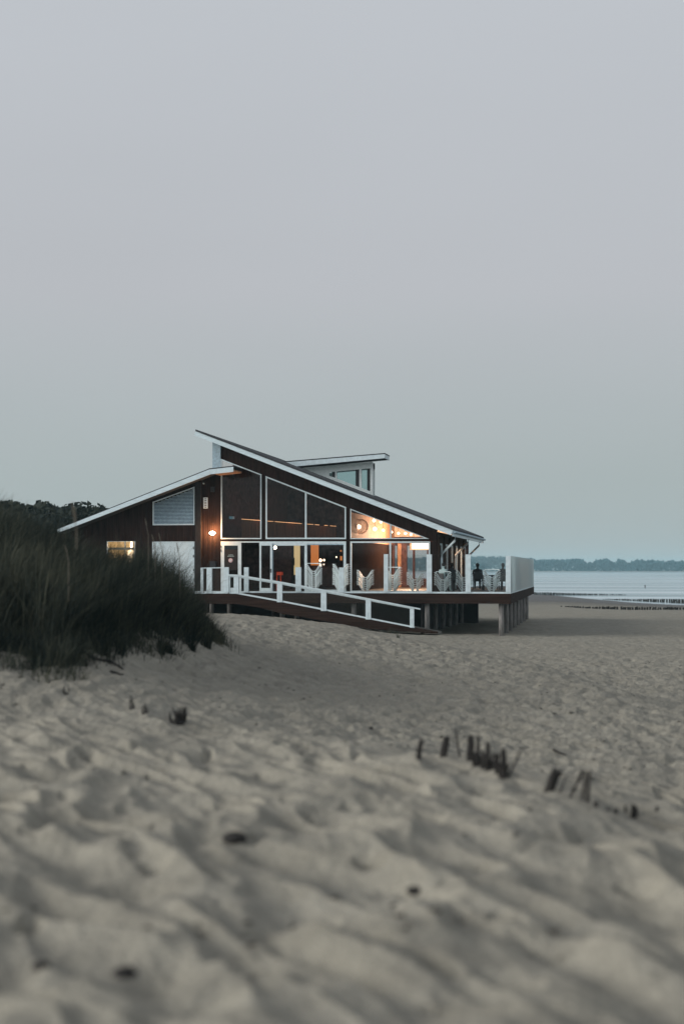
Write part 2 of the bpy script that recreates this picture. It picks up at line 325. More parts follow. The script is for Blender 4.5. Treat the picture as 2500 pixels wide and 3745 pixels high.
def base_h(x, y):
    px, t = to_cam(np.asarray(x, float), np.asarray(y, float))
    i = np.clip((px + 1500) / 10, 0, 629.999); j = np.clip((np.log(np.maximum(t, 1.2)) - LT[0]) / (LT[1] - LT[0]), 0, 698.999)
    i0 = i.astype(int); j0 = j.astype(int); a = i - i0; b = j - j0
    return H[i0, j0] * (1 - a) * (1 - b) + H[i0 + 1, j0] * a * (1 - b) + H[i0, j0 + 1] * (1 - a) * b + H[i0 + 1, j0 + 1] * a * b
def hash2(ix, iy, s):
    h = (ix.astype(np.int64) * 374761393 + iy.astype(np.int64) * 668265263 + s * 974634777) & 0xffffffff
    h = ((h ^ (h >> 13)) * 1274126177) & 0xffffffff
    return ((h ^ (h >> 16)) & 0xffffff) / 0xffffff
def vnoise(x, y, s=0):                    # gradient noise, about -1..1
    ix = np.floor(x); iy = np.floor(y); fx = x - ix; fy = y - iy
    u = fx ** 3 * (fx * (fx * 6 - 15) + 10); v = fy ** 3 * (fy * (fy * 6 - 15) + 10)
    def g(dx, dy):
        a = hash2(ix + dx, iy + dy, s) * 2 * np.pi
        return np.cos(a) * (fx - dx) + np.sin(a) * (fy - dy)
    return 1.5 * ((g(0, 0) * (1 - u) + g(1, 0) * u) * (1 - v) + (g(0, 1) * (1 - u) + g(1, 1) * u) * v)
def sstep(a, b, x):
    t = np.clip((x - a) / (b - a), 0, 1); return t * t * (3 - 2 * t)
RA = math.atan2(-1.9, 1.0)                # ripple crests run towards the viewer and to the right
RAV = (math.cos(RA), math.sin(RA))
def relief(x, y, fine=True):
    t = -SP * x + CP * y
    near = 1 - sstep(11.5, 19, t)
    wx = x + .13 * vnoise(x * 1.3, y * .9, 5); wy = y + .20 * vnoise(x * 1.1 + 9, y * 1.1, 6)
    px_, _t = to_cam(x, y)
    al, ac = wx * RAV[0] + wy * RAV[1], -wx * RAV[1] + wy * RAV[0]
    z = 0
    for k_, (cpx_, slope_) in enumerate(((150, 1.05), (1250, 1.45), (2400, 2.2))):
        w_ = np.clip(1 - np.abs(px_ - cpx_) / 1120, 0, 1) if k_ == 1 else np.clip(1 - np.abs(px_ - cpx_) / 1120, 0, 1) * 1.0
        if k_ == 0: w_ = np.where(px_ < cpx_, 1, w_)
        if k_ == 2: w_ = np.where(px_ > cpx_, 1, w_)
        w_ = w_ * w_ * (3 - 2 * w_); n_ = math.hypot(1, slope_); cx_, sx_ = 1 / n_, -slope_ / n_
        a_ = wx * cx_ + wy * sx_; c_ = -wx * sx_ + wy * cx_
        r1 = 1 - np.abs(vnoise(a_ / 1.5, c_ / .35, 1)) * 2.0
        r2 = 1 - np.abs(vnoise(a_ / .8 + 30, c_ / .2, 2)) * 2.0
        b1 = vnoise(a_ / 1.0, c_ / .42, 7)
        pit = np.clip(vnoise(a_ / .45 + 7, c_ / .26 + 3, 11) - .40, 0, 1)
        z = z + w_ * near * (.068 * r1 + .012 * r2 + .084 * b1 - .30 * pit)
    z = z + near * .008 * vnoise(x / .13, y / .17, 14)
    # rounded hollows with soft rims, as feet and wind leave them
    for sd_, cw_, ch_, dep_ in ((61, .62, .95, .052), (67, .38, .55, .012)):
        gx_, gy_ = np.floor(x / cw_), np.floor(y / ch_)
        for i_ in (-1, 0, 1):
            for j_ in (-1, 0, 1):
                hx_, hy_ = gx_ + i_, gy_ + j_
                on_ = hash2(hx_, hy_, sd_) > .55
                dx_ = (x - (hx_ + .2 + .6 * hash2(hx_, hy_, sd_ + 1)) * cw_); dy_ = (y - (hy_ + .2 + .6 * hash2(hx_, hy_, sd_ + 2)) * ch_)
                ex_ = dx_ * .86 + dy_ * .28; ey_ = -dx_ * .45 + dy_ * .75
                q_ = np.hypot(ex_ / (.21 * cw_), ey_ / (.24 * ch_)) / (.7 + .5 * hash2(hx_, hy_, sd_ + 3))
                z = z - near * on_ * dep_ * (np.exp(-q_ ** 2) - .30 * np.exp(-(q_ - 1.75) ** 2 * 2.5))
    far = (1 - near) * (1 - .75 * sstep(60, 120, t)) * (.45 + .55 * (1 - sstep(38, 52, t)))
    z += far * (.055 * vnoise(al / .8, ac / .42, 3) + .036 * vnoise(x / .26, y / .42, 4) - .14 * np.clip(vnoise(x / .34, y / .5, 8) - .28, 0, 1))
    z += .05 * vnoise(x / 2.7, y / 3.4, 9) * (1 - sstep(90, 140, t) * .6)
    if fine: z += (.12 * near + 1.0 * far) * .02 * vnoise(x / .09, y / .12, 10)
    return z
def gz(x, y):
    xa = np.atleast_1d(np.asarray(x, float)); ya = np.atleast_1d(np.asarray(y, float))
    return float((EYE + base_h(xa, ya) + relief(xa, ya))[0])
def hit(px, py):                          # where the line of sight meets the sand
    t = np.geomspace(3, 500, 5000); x, y = at_t(px, t)
    k = np.nonzero(t * (2078 - py) / F < base_h(x, y) + relief(x, y))[0]
    return (float(x[k[0]]), float(y[k[0]])) if len(k) else at_t(px, 240)

def grid_mesh(name, X, Y, Z, m, smooth=True):
    ny, nx = X.shape; me = bpy.data.meshes.new(name)
    co = np.stack([X, Y, Z], -1).reshape(-1, 3).astype(np.float32)
    idx = np.arange(nx * ny).reshape(ny, nx)
    q = np.stack([idx[:-1, :-1], idx[:-1, 1:], idx[1:, 1:], idx[1:, :-1]], -1).reshape(-1, 4).astype(np.int32)
    me.vertices.add(len(co)); me.vertices.foreach_set('co', co.ravel())
    me.loops.add(q.size); me.loops.foreach_set('vertex_index', q.ravel())
    me.polygons.add(len(q)); me.polygons.foreach_set('loop_start', np.arange(0, q.size, 4, dtype=np.int32))
    me.update(calc_edges=True); me.polygons.foreach_set('use_smooth', np.ones(len(q), bool))
    me.materials.append(m); o = bpy.data.objects.new(name, me); COL.objects.link(o); return o
def strew(name, P, Q, m, tone=None):      # P: (n,4,3) quads -> one mesh
    me = bpy.data.meshes.new(name); k = P.shape[0]; c = P.reshape(-1, 3).astype(np.float32)
    me.vertices.add(len(c)); me.vertices.foreach_set('co', c.ravel())
    me.loops.add(k * 4); me.loops.foreach_set('vertex_index', np.arange(k * 4, dtype=np.int32))
    me.polygons.add(k); me.polygons.foreach_set('loop_start', np.arange(0, k * 4, 4, dtype=np.int32))
    me.update(calc_edges=True)
    if tone is not None:
        a = me.attributes.new('tone', 'FLOAT', 'POINT'); a.data.foreach_set('value', np.repeat(tone, 4).astype(np.float32))
    me.materials.append(m); o = bpy.data.objects.new(name, me); COL.objects.link(o); return o

pc = np.concatenate([np.linspace(-9000, -400, 60)[:-1], np.linspace(-400, 2900, 760), np.linspace(2900, 11500, 60)[1:]])
tt = np.concatenate([np.geomspace(1.3, 4.4, 25)[:-1], np.geomspace(4.4, 30, 620)[:-1], np.geomspace(30, 110, 330)[:-1], np.geomspace(110, 620, 90)])
TT, PC = np.meshgrid(tt, pc, indexing='ij')
U = (PC - 1250) / F
GX = (-SP + U * CP) * TT; GY = (CP + U * SP) * TT
GZ = EYE + base_h(GX, GY) + relief(GX, GY)
sand = grid_mesh('beach_sand', GX, GY, GZ, M['sand']); tag(sand, 'rippled grey-beige sand of the dune and the flat beach', None, None, 'structure')
xs = np.concatenate([np.linspace(-4000, -400, 10)[:-1], np.linspace(-400, 900, 30)[:-1], np.linspace(900, 5000, 8)]); ys = np.geomspace(60, 7000, 60)
YY, XX = np.meshgrid(ys, xs, indexing='ij')
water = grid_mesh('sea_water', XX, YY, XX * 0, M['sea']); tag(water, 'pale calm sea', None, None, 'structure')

# ------------------------------------------------------------------ far shore
FT = 1560.0
PX2 = np.linspace(600, 3600, 220)
bx = []; 
Xs, Ys, Zs = [], [], []
for k, (t, z) in enumerate(((1545, -.6), (1560, .15), (1575, .9), (1600, 1.1), (2100, 2.0))):
    u = (PX2 - 1250) / F; Xs.append((-SP + u * CP) * t); Ys.append((CP + u * SP) * t); Zs.append(z + .25 * vnoise(PX2 / 60, PX2 * 0 + k, 20))
M['bank'] = mat('far_bank_sand', (.30, .31, .28), .9, (.02, .3))
fs = grid_mesh('far_shore', np.array(Xs), np.array(Ys), np.array(Zs), M['bank']); tag(fs, 'low sandy bank across the water', None, None, 'structure')
prof = [(600,2046),(1700,2038),(1760,2034),(1850,2036),(1955,2045),(2060,2046),(2110,2044),(2130,2047),(2145,2058),(2165,2060),(2180,2048),(2215,2043),(2235,2052),(2245,2056),(2258,2046),(2275,2045),(2290,2058),(2302,2059),(2325,2046),(2350,2047),(2365,2052),(2378,2047),(2405,2049),(2425,2054),(2445,2049),(2470,2053),(2500,2049),(2600,2052),(2750,2046),(3000,2050),(3600,2048)]
pp_, py_ = zip(*prof)
NQ = 15000
cpx = rng.uniform(640, 3560, NQ); top = np.interp(cpx, pp_, py_) + rng.normal(0, 1.2, NQ)
hh = rng.random(NQ) ** .6; tdep = FT + 24 + rng.uniform(0, 70, NQ)
zt = EYE + (2078 - top) / F * (FT + 40); zc = .8 + (zt - .8) * hh - 1.2
uu = (cpx - 1250) / F
Cn = np.stack([(-SP + uu * CP) * tdep, (CP + uu * SP) * tdep, zc], -1)
def quads(C, size, seed=0, flat=0):
    k = len(C); a = rng.normal(size=(k, 3)); a /= np.linalg.norm(a, axis=1, keepdims=True)
    b = rng.normal(size=(k, 3)); b -= a * (a * b).sum(1, keepdims=True); b /= np.linalg.norm(b, axis=1, keepdims=True)
    s = size * rng.uniform(.6, 1.4, (k, 1)); a = a * s; b = b * s * .7
    return np.stack([C - a, C - b, C + a, C + b], 1)
wd = strew('far_woodland', quads(Cn, 2.3), None, M['wood'], rng.random(NQ)); tag(wd, 'hazy blue-green belt of trees along the opposite shore', 'woodland', None, 'stuff')

# dark scrub on the hill behind the building
ssil = [(-1200,1790),(-300,1800),(0,1828),(90,1834),(120,1846),(140,1828),(165,1822),(190,1836),(215,1844),(270,1842),(290,1836),(310,1842),(345,1842),(390,1854),(440,1880),(600,1930),(720,2010)]
sx_, sy_ = zip(*ssil)
NS = 26000
spx = rng.uniform(-1100, 700, NS); st = rng.uniform(100, 126, NS); u = (spx - 1250) / F
X = (-SP + u * CP) * st; Y = (CP + u * SP) * st; g0 = EYE + base_h(X, Y)
ztop = EYE + (2078 - np.interp(spx, sx_, sy_)) / F * 118
crest = np.clip(ztop - g0, .3, None)
hgt = np.where(st > 112, crest, np.minimum(crest, 2.2)) * (.75 + .25 * vnoise(X * .5, Y * .5, 31)) 
Z = g0 + hgt * rng.random(NS) ** .5
sc_ = strew('dune_scrub', quads(np.stack([X, Y, Z], -1), .28), None, M['scrub'], rng.random(NS)); tag(sc_, 'dark scrub covering the dune hill behind the building', 'scrub', None, 'stuff')

# ------------------------------------------------------------------ marram grass
def blades(cx, cy, nb, ln, rad, lean, wind, wdt=.008, seg=4):
    k = len(cx) * nb
    X0 = np.repeat(cx, nb) + rng.normal(0, 1, k) * rad; Y0 = np.repeat(cy, nb) + rng.normal(0, 1, k) * rad
    Z0 = EYE + base_h(X0, Y0) - .06
    az = rng.uniform(0, 2 * np.pi, k); ld = np.abs(rng.normal(0, lean, k)); Ln = np.repeat(ln, nb) * rng.uniform(.5, 1.15, k)
    dx = np.cos(az) * ld + wind * rng.uniform(.2, 1.2, k); dy = np.sin(az) * ld
    P = []; pr = None
    fa = rng.uniform(0, np.pi, k); sxw = np.cos(fa) ; syw = np.sin(fa) * .5
    ts = np.linspace(0, 1, seg + 1); pts = []
    for q in ts:
        bend = q ** 1.9
        hx = X0 + Ln * dx * bend; hy = Y0 + Ln * dy * bend
        hz = Z0 + Ln * (q - .32 * np.clip(np.hypot(dx, dy), 0, 1.3) * q ** 3)
        wq = wdt * (1 - q ** 2 * .85)
        pts.append((np.stack([hx - sxw * wq, hy - syw * wq, hz], -1), np.stack([hx + sxw * wq, hy + syw * wq, hz], -1)))
    for a in range(seg): P.append(np.stack([pts[a][0], pts[a][1], pts[a + 1][1], pts[a + 1][0]], 1))
    return np.concatenate(P), np.tile(np.repeat(rng.random(len(cx)) ** 1.6, nb) * .75 + (rng.random(k) < .10) * .7, seg)
# outline of the clump on the ground: column -> nearest and farthest distance
GP = [(-1400, 14, 44), (-300, 17, 34), (0, 20.2, 32), (120, 20.0, 31), (240, 19.4, 30), (330, 21.4, 30), (420, 22.0, 30), (480, 23.8, 31), (560, 24.6, 31), (650, 25.2, 31), (700, 27.4, 30), (715, 28.8, 29.6)]
gp, ga, gb = zip(*GP)
NT = 1050
tpx = np.concatenate([rng.uniform(-1300, -100, 260), rng.uniform(-100, 735, NT)])
lo = np.interp(tpx, gp, ga); hi = np.interp(tpx, gp, gb)
tq = lo + (hi - lo) * rng.random(len(tpx)) ** .95; u = (tpx - 1250) / F
cx = (-SP + u * CP) * tq; cy = (CP + u * SP) * tq
ln = np.interp(tpx, [-300, 0, 560, 660, 720, 790], [1.0, .95, 1.0, .75, .5, .3]) * rng.uniform(.55, 1.2, len(tpx))
keep = vnoise(cx * .55, cy * .45, 41) < np.interp(tpx, [-100, 500, 800], [.42, .36, .25]) 
tpx = tpx[keep]; cx = cx[keep]; cy = cy[keep]; ln = ln[keep]
P, T = blades(cx, cy, 85, ln, .15, .46, .2, .0065)
fpx = rng.uniform(-100, 800, 520); ft = np.interp(fpx, gp, ga) + rng.uniform(-.9, 1.2, 520); u = (fpx - 1250) / F
P2, T2 = blades((-SP + u * CP) * ft, (CP + u * SP) * ft, 34, rng.uniform(.18, .5, 520), .13, .7, .15, .006)
fpx = rng.uniform(-100, 760, 260); ft = np.interp(fpx, gp, ga) - rng.uniform(.3, 2.4, 260); u = (fpx - 1250) / F
P3, T3 = blades((-SP + u * CP) * ft, (CP + u * SP) * ft, 9, rng.uniform(.12, .42, 260), .12, .8, .2, .006)
fpx = rng.uniform(500, 690, 60); ft = np.interp(fpx, gp, ga) + rng.uniform(1, 4, 60); u = (fpx - 1250) / F
P4, T4 = blades((-SP + u * CP) * ft, (CP + u * SP) * ft, 22, rng.uniform(1.0, 1.45, 60), .15, .35, .15, .006)
P = np.concatenate([P, P2, P3, P4]); T = np.concatenate([T, T2, T3, T4])
grass = strew('marram_grass', P, None, M['marram'], T); tag(grass, 'dense dark marram grass on the dune at the left', 'grass', None, 'stuff')

# ------------------------------------------------------------------ the building
YF = 66.0                                     # facade plane
FLOOR = EYE - 1.1
rest = thing('beach_restaurant', (PX(1200, YF), YF, FLOOR), 'brown timber beach restaurant with steep white-edged roofs and tall lit windows, on piles', 'building')
YB = 81.7
def roofline(px): return 1591 + .3895 * (px - 709)      # underside of the main fascia
def wtop(px): return 1680 + .386 * (px - 812)           # heads of the tall windows
def wingline(px): return 1948 - .3845 * (px - 214)
BASE = 2172
# front wall in separate bays (butted, openings left free)
b = MB()
b.pp([(777, roofline(777) - 6), (1597, roofline(1597) - 6), (1597, 1972), (1567, 1972), (807, wtop(807)), (807, 1760), (777, 1760)], YF + .02, .22)
b.rect(807, 1597, 1972, 1980.5, YF + .02, .22)
b.rect(955.5, 971, wtop(963), 1972, YF + .02, .2); b.rect(1264.5, 1280, wtop(1272), 1972, YF + .02, .2); b.rect(1264.5, 1280, 1980.5, BASE, YF + .02, .2)
b.rect(1571.5, 1597, 1980.5, BASE, YF + .02, .22)
b.build('front_wall', M['clad'], rest)
MB().rect(777, 806.5, 1614, 1715, YF - .03, .05).build('corner_panel', M['greypanel'], rest)
b = MB()
b.pp([(735, 1752), (768, 1733), (806.5, 1729), (806.5, BASE), (735, BASE)], YF + .03, .2)
b.build('entrance_wall', M['clad'], rest)
YW = YF - .12
b = MB()
b.pp([(-120, 2076), (391, wingline(391) - 4), (391, BASE), (-120, BASE)], YW, .25)
b.pp([(391, wingline(391) - 4), (495, wingline(495) - 4), (495, 1980), (391, 1980)], YW, .25)
b.rect(391, 495, 2092, BASE, YW, .25)
b.pp([(495, wingline(495) - 4), (735, wingline(735) - 4), (735, BASE), (495, BASE)], YW, .25)
b.build('wing_wall', M['clad'], rest)
MB().rect(713, 735, 1762, BASE, YW - .06, .055).build('corner_board', M['dark'], rest)
# side wall: posts and sill; panes between
XS = PX(1597, YF + .2)
side_posts = [YF + .25 + i * 2.575 for i in range(7)]
b = MB()
for y in side_posts: b.box(XS - .2, XS + .12, y - .12, y + .16, FLOOR, PZ(1597, 1958, YF))
b.box(XS - .2, XS + .03, YF + .25, YB, FLOOR - .02, FLOOR + .35); b.box(XS - .2, XS + .03, YF + .25, YB, PZ(1597, 1985, YF), PZ(1597, 1945, YF))
b.build('side_wall', M['sidepost'], rest)
for i in range(6):
    wn = MB(); y0, y1 = side_posts[i] + .16, side_posts[i + 1] - .12
    z0, z1 = FLOOR + .35, PZ(1597, 1985, YF)
    wn.box(XS - .08, XS, y0, y0 + .09, z0, z1).box(XS - .08, XS, y1 - .09, y1, z0, z1).box(XS - .08, XS, y0 + .09, y1 - .09, z0, z0 + .09).box(XS - .08, XS, y0 + .09, y1 - .09, z1 - .09, z1)
    wo_ = wn.build('side_window', M['white'], rest)
    MB().box(XS - .05, XS - .045, y0 + .09, y1 - .09, z0 + .09, z1 - .09).build('pane', M['glass'], wo_)
tl = (PX(717, 65.0), PZ(717, 1571, 65.0)); trr = (PX(1656, 65.0), PZ(1656, 1933, 65.0)); MS = (trr[1] - tl[1]) / (trr[0] - tl[0])
for y in side_posts[:-1]:
    b = MB()
    for q in range(7): b.box(XS - .42 + .03 * (q % 2), XS - .38 + .03 * (q % 2), y + .2 + q * .15, y + .2 + (q + 1) * .15 + .002, FLOOR + .03, PZ(1597, 1990, YF))
    b.build('curtain', M['intwall'], rest)
# back wall with openings to the sea
b = MB(); Z2 = PZ(1400, 1985, YF); zt = 12
opens = [(1411, 1424), (1442, 1453), (1486, 1510), (1517, 1562)]
pr = 300
zo0, zo1 = FLOOR + .5, PZ(1500, 1996, YB)
for a, c in opens + [(1712, 1712)]:
    b.box(PX(pr, YB), PX(a, YB), YB - .2, YB, FLOOR, zo1); pr = c
b.box(PX(1411, YB), XS, YB - .2, YB, FLOOR, zo0 - .001)
_zr = lambda x: tl[1] + MS * (x - tl[0]) - .28
XK = PX(807, YF) - .2
b.prism([(PX(300, YB), zo1), (XS, zo1), (XS, _zr(XS)), (XK, _zr(XK)), (XK, PZ(770, 1740, YF)), (PX(300, YB), zo1 + .3)], YB - .2, YB)
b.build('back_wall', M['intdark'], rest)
zl0 = PZ(1450, 1964, YB)
MB().prism([(PX(1352, YB), zl0), (XS - .21, zl0), (XS - .21, _zr(XS - .21) - .05), (PX(1352, YB), _zr(PX(1352, YB)) - .05)], YB - .26, YB - .205).build('gable_lining', M['gable'], rest)
MB().box(PX(1500, YB), XS - .21, YB - .27, YB - .205, PZ(1500, 2012, YB), PZ(1500, 1988, YB)).build('lit_beam', M['gable'], rest)
for a, c in opens: MB().box(PX(a, YB) + .01, PX(c, YB) - .01, YB - .12, YB - .11, zo0, zo1 - .005).build('back_window', M['glass'], rest)
MB().box(PX(-120, YF), PX(-120, YF) + .2, YF, YB, FLOOR, PZ(-120, 2070, YF)).build('end_wall', M['clad'], rest)
MB().box(PX(-118, YF) + .2, XS - .21, YF + .25, YB - .2, FLOOR - .05, FLOOR + .002).build('floor', M['intfloor'], rest)
# inner partition between the hall and the dining room, wing partition
XP = PX(1276, YF)
b = MB(); zr = PZ(1272, roofline(1272), 65)
zm = PZ(1276, 1976, YF)
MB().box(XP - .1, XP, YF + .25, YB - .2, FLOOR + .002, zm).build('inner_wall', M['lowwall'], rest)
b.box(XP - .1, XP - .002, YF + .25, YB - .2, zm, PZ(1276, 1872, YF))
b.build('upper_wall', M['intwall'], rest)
XW = PX(807, YF) - .12
MB().box(XW - .1, XW, YF + .25, YF + 3.2, FLOOR + .002, PZ(800, 1738, YF)).box(XW - .1, XW, YF + 3.2, YB - .2, FLOOR + .002, PZ(800, 1650, YF)).build('wing_partition', M['intdark'], rest)
# gallery front across the hall, above the lower rooms
GA, GB_ = PT(884, 1899, 67.5), PT(1228, 1925, 79.2)
b = MB()
b.add([(GA[0] - 1.2, GA[1] - .3, FLOOR + 2.45), (GA[0], GA[1], FLOOR + 2.45), (GB_[0], GB_[1], FLOOR + 2.45), (GB_[0] - 4.5, GB_[1], FLOOR + 2.45)], [(0, 1, 2, 3)])
b.add([(GA[0], GA[1], FLOOR + 2.45), (GB_[0], GB_[1], FLOOR + 2.45), (GB_[0], GB_[1], GB_[2] - .06), (GA[0], GA[1], GA[2] - .06)], [(0, 1, 2, 3)])
b.build('gallery', M['galwall'], rest)

# main roof
YR, YRB = 65.0, 83.4
tl = (PX(717, YR), PZ(717, 1571, YR)); trr = (PX(1656, YR), PZ(1656, 1933, YR))
MS = (trr[1] - tl[1]) / (trr[0] - tl[0])
b = MB()
b.prism([tl, trr, (trr[0] - .02, trr[1] - .08), (tl[0] - .02, tl[1] - .08)], YR - .06, YRB)
b.prism([(tl[0] + .02, tl[1] - .085), (trr[0] - .06, trr[1] - .085), (trr[0] - .1, trr[1] - .27), (tl[0] - .02, tl[1] - .27)], YR + .03, YRB - .05)
roof = b.build('main_roof', M['roof'], rest)
MB().pp([(717, 1575), (1655, 1937), (1648, 1958), (709, 1591.5)], YR - .02, .045).build('fascia', M['whitefascia'], roof)
fx = PX(1655, YR)
MB().box(fx - .045, fx + .005, YR + .03, YRB, trr[1] - .36, trr[1] - .083).build('eave_fascia', M['white'], roof)
b = MB(); b.tube([(fx + .07, YR + .02, trr[1] - .16), (fx + .07, YRB, trr[1] - .16)], .06, 8); b.build('gutter', M['greypanel'], roof)
# ceiling lining of the dining room
x0 = XP + .01; x1 = XS
zc = lambda x: tl[1] + MS * (x - tl[0]) - .30
MB().prism([(x0, zc(x0)), (x1, zc(x1)), (x1, zc(x1) - .03), (x0, zc(x0) - .03)], YF + .26, YB - .21).build('ceiling', M['ceiling'], rest)
x0 = PX(790, YF); x1 = XP - .11
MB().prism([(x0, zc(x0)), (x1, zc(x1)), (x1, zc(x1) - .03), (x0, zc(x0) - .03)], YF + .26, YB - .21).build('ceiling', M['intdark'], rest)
# wing roof with its upper canopy
wl = (PX(209, 64.9), PZ(209, 1934, 64.9)); wr = (PX(764, 64.9), PZ(764, 1713.5, 64.9)); we = (PX(-160, 64.9), PZ(-160, 2080, 64.9))
ws = (wr[1] - wl[1]) / (wr[0] - wl[0])
wroof = MB().prism([wl, wr, (wr[0], wr[1] - .24), (wl[0] + .04, wl[1] - .24)], 64.95, 81).build('wing_roof', M['roof'], rest)
MB().pp([(209, 1937.5), (764.5, 1717.5), (768, 1735.5), (214, 1948.5)], 64.9, .045).build('fascia', M['whitefascia'], wroof)
can = MB().pp([(763, 1713.5), (853, 1703.5), (853.5, 1707), (764, 1717)], 64.2, 1.79).build('canopy', M['roof'], rest)
MB().pp([(764.8, 1717.5), (853, 1707.5), (853, 1726), (768.5, 1735)], 64.17, .05).build('fascia', M['white'], can)
MB().pp([(765.5, 1725), (850, 1716), (850, 1722), (769, 1731)], 64.23, 1.78).build('soffit', M['intwall'], can)
# downpipes beneath the eave
zg = trr[1] - .2
def xe(px, Y): return PX(px, Y)
for (ya, yb_) in ((YF + .35, 0), (73.2, 0), (80.6, 0)):
    xw = XS + .2
    MB().tube([(fx + .02, ya - .25, zg - .12), (fx - .03, ya - .22, zg - .35), (xw, ya, zg - .95), (xw, ya, zg - 1.15), (xw, ya, FLOOR + .02)], .055, 8).build('downpipe', M['white'], rest, True)

# dormer on the main roof
def roofhit(px, py):
    d = ray(px, py); # z = tl.z + MS*(x - tl.x)
    k = (tl[1] - MS * tl[0] - EYE) / (d[2] - MS * d[0]); return d[1] * k
YD = roofhit(1358, 1800)
YD = max(67.5, min(YD, 76)); print('dormer plane', YD)
YDB = YD + .9
rz = lambda px: PZ(px, 0, YD)
b = MB()
xl, xr = PX(1100, YD), PX(1360, YD)
zroof = lambda x: tl[1] + MS * (x - tl[0])
def ptd(px, py): return (PX(px, YD), PZ(px, py, YD))
ztl, ztr = ptd(1100, 1712)[1], ptd(1360, 1689)[1]
# wall: frame of posts and rails round three panes
def dtop(px): return 1711 - .085 * (px - 1108)
def dbase(x): return zroof(x) - .12
for x0p, x1p, y_lo in ((1080, 1203, None), (1225, 1231, None), (1313, 1321, None), (1353, 1361, None)):
    xa, xb = PX(x0p, YD), PX(x1p, YD)
    b.prism([(xa, max(dbase(xa), -9)), (xb, dbase(xb)), (xb, ptd(x1p, dtop(x1p))[1]), (xa, ptd(x0p, dtop(x0p))[1])] if dbase(xa) < ptd(x0p, dtop(x0p))[1] else [(xb, dbase(xb)), (xb, ptd(x1p, dtop(x1p))[1]), (xa + .3, ptd(x0p, dtop(x0p))[1])], YD, YD + .15)
def head(px): return dtop(px) + 24 + .035 * (1358 - px)
b.prism([ptd(1203, dtop(1203)), ptd(1353, dtop(1353)), ptd(1353, 1713), ptd(1203, 1727)], YD + .002, YD + .148)
xa, xb = PX(1203, YD), PX(1353, YD)
b.prism([(xa, zroof(xa) - .1), (xb, zroof(xb) - .1), (xb, zroof(xb) + .16), (xa, zroof(xa) + .16)], YD - .02, YD + .13)
dorm = b.build('dormer', M['palewall'], rest)
b = MB(); b.box(PX(1357, YD), PX(1361, YD), YD + .15, YD + .3, zroof(PX(1360, YD)) - .1, ptd(1360, 1691)[1]); b.box(PX(1357, YD), PX(1361, YD), YDB - .15, YDB, zroof(PX(1360, YD)) - .1, ptd(1360, 1691)[1])
xa, xb = PX(1120, YD), PX(1361, YD)
b.prism([(PX(1203, YD), ptd(1203, 1727)[1]), (xb, ptd(1361, 1713)[1]), (xb, ptd(1361, 1691)[1]), (PX(1203, YD), ptd(1203, 1703)[1])], YDB - .15, YDB - .01)
b.prism([(PX(1203, YD), dbase(PX(1203, YD))), (PX(1120, YD), ptd(1120, 1712)[1]), (PX(1203, YD), ptd(1203, 1727)[1])], YDB - .15, YDB - .01)
b.build('dormer_rear', M['palewall'], dorm)
for a, c in ((1203, 1225), (1231, 1313), (1321, 1353)):
    xa, xb = PX(a, YD) + .003, PX(c, YD) - .003
    MB().prism([(xa, zroof(xa) + .165), (xb, zroof(xb) + .165), (xb, ptd(c, head(c))[1] + .05), (xa, ptd(a, head(a))[1] + .05)], YD + .07, YD + .08).build('dormer_window', M['dormglass'], dorm)
for a, c in ((1213, 1225), (1299, 1313), (1341, 1353)):
    xa, xb = PX(a, YD) + .005, PX(c, YD) - .005
    MB().prism([(xa, zroof(xa) + .17), (xb, zroof(xb) + .17), (xb, ptd(c, head(c))[1] + .04), (xa, ptd(a, head(a))[1] + .04)], YD + .03, YD + .05).build('dormer_blind', M['black'], dorm)
b = MB(); YO = YD - .75
b.prism([(PX(1032, YO), PZ(1032, 1688, YO)), (PX(1407, YO), PZ(1407, 1657, YO)), (PX(1407, YO), PZ(1407, 1660.5, YO)), (PX(1032, YO), PZ(1032, 1691.5, YO))], YO, YDB + .1)
b.prism([(PX(1060, YO), PZ(1060, 1700, YO)), (PX(1400, YO), PZ(1400, 1669, YO)), (PX(1400, YO), PZ(1400, 1675, YO)), (PX(1060, YO), PZ(1060, 1706, YO))], YO + .06, YDB + .05)
dr = b.build('dormer_roof', M['roof'], rest)
MB().pp([(1034, 1692), (1407, 1661), (1406, 1676), (1050, 1709)], YO - .02, .05).build('fascia', M['white'], dr)
MB().box(PX(1406, YO) - .04, PX(1406, YO), YO + .03, YDB + .1, PZ(1406, 1676, YO), PZ(1406, 1661, YO)).build('side_fascia', M['white'], dr)

# louvred grille, small vent, white doors, window in the wing
lv = MB()
P4 = [(558.5, 1836), (711, 1780.5), (711, 1921), (558.5, 1921)]
YL = YW - .05
def edge(a, c, wpx):     # a frame strip
    return [a, c, (c[0], c[1]), (a[0], a[1])]
lv.pp([(558.5, 1836), (711, 1780.5), (711, 1784.5), (558.5, 1840)], YL, .06); lv.rect(558.5, 562, 1840, 1917, YL, .06); lv.rect(707.5, 711, 1786, 1917, YL, .06); lv.rect(558.5, 711, 1917, 1921, YL, .06)
lo_ = lv.build('louvre_grille', M['white'], rest)
b = MB()
ltop = lambda px: 1840 - .364 * (px - 562)
k = 0
y = 1914.0
while y > 1790:
    xa = 562 if ltop(562) < y - 2.5 else 562 + (ltop(562) - (y - 2.5)) / .364
    if xa < 704:
        zc_ = PZ(640, y, YW); 
        p = [(PX(xa, YW), zc_ - .02), (PX(707, YW), zc_ - .02)]
        b.add([(p[0][0], YW - .045, zc_ - .025), (p[1][0], YW - .045, zc_ - .025), (p[1][0], YW - .004, zc_ + .02), (p[0][0], YW - .004, zc_ + .02)], [(0, 1, 2, 3)])
    y -= 5.1
b.build('louvre_slats', M['greypanel'], lo_)
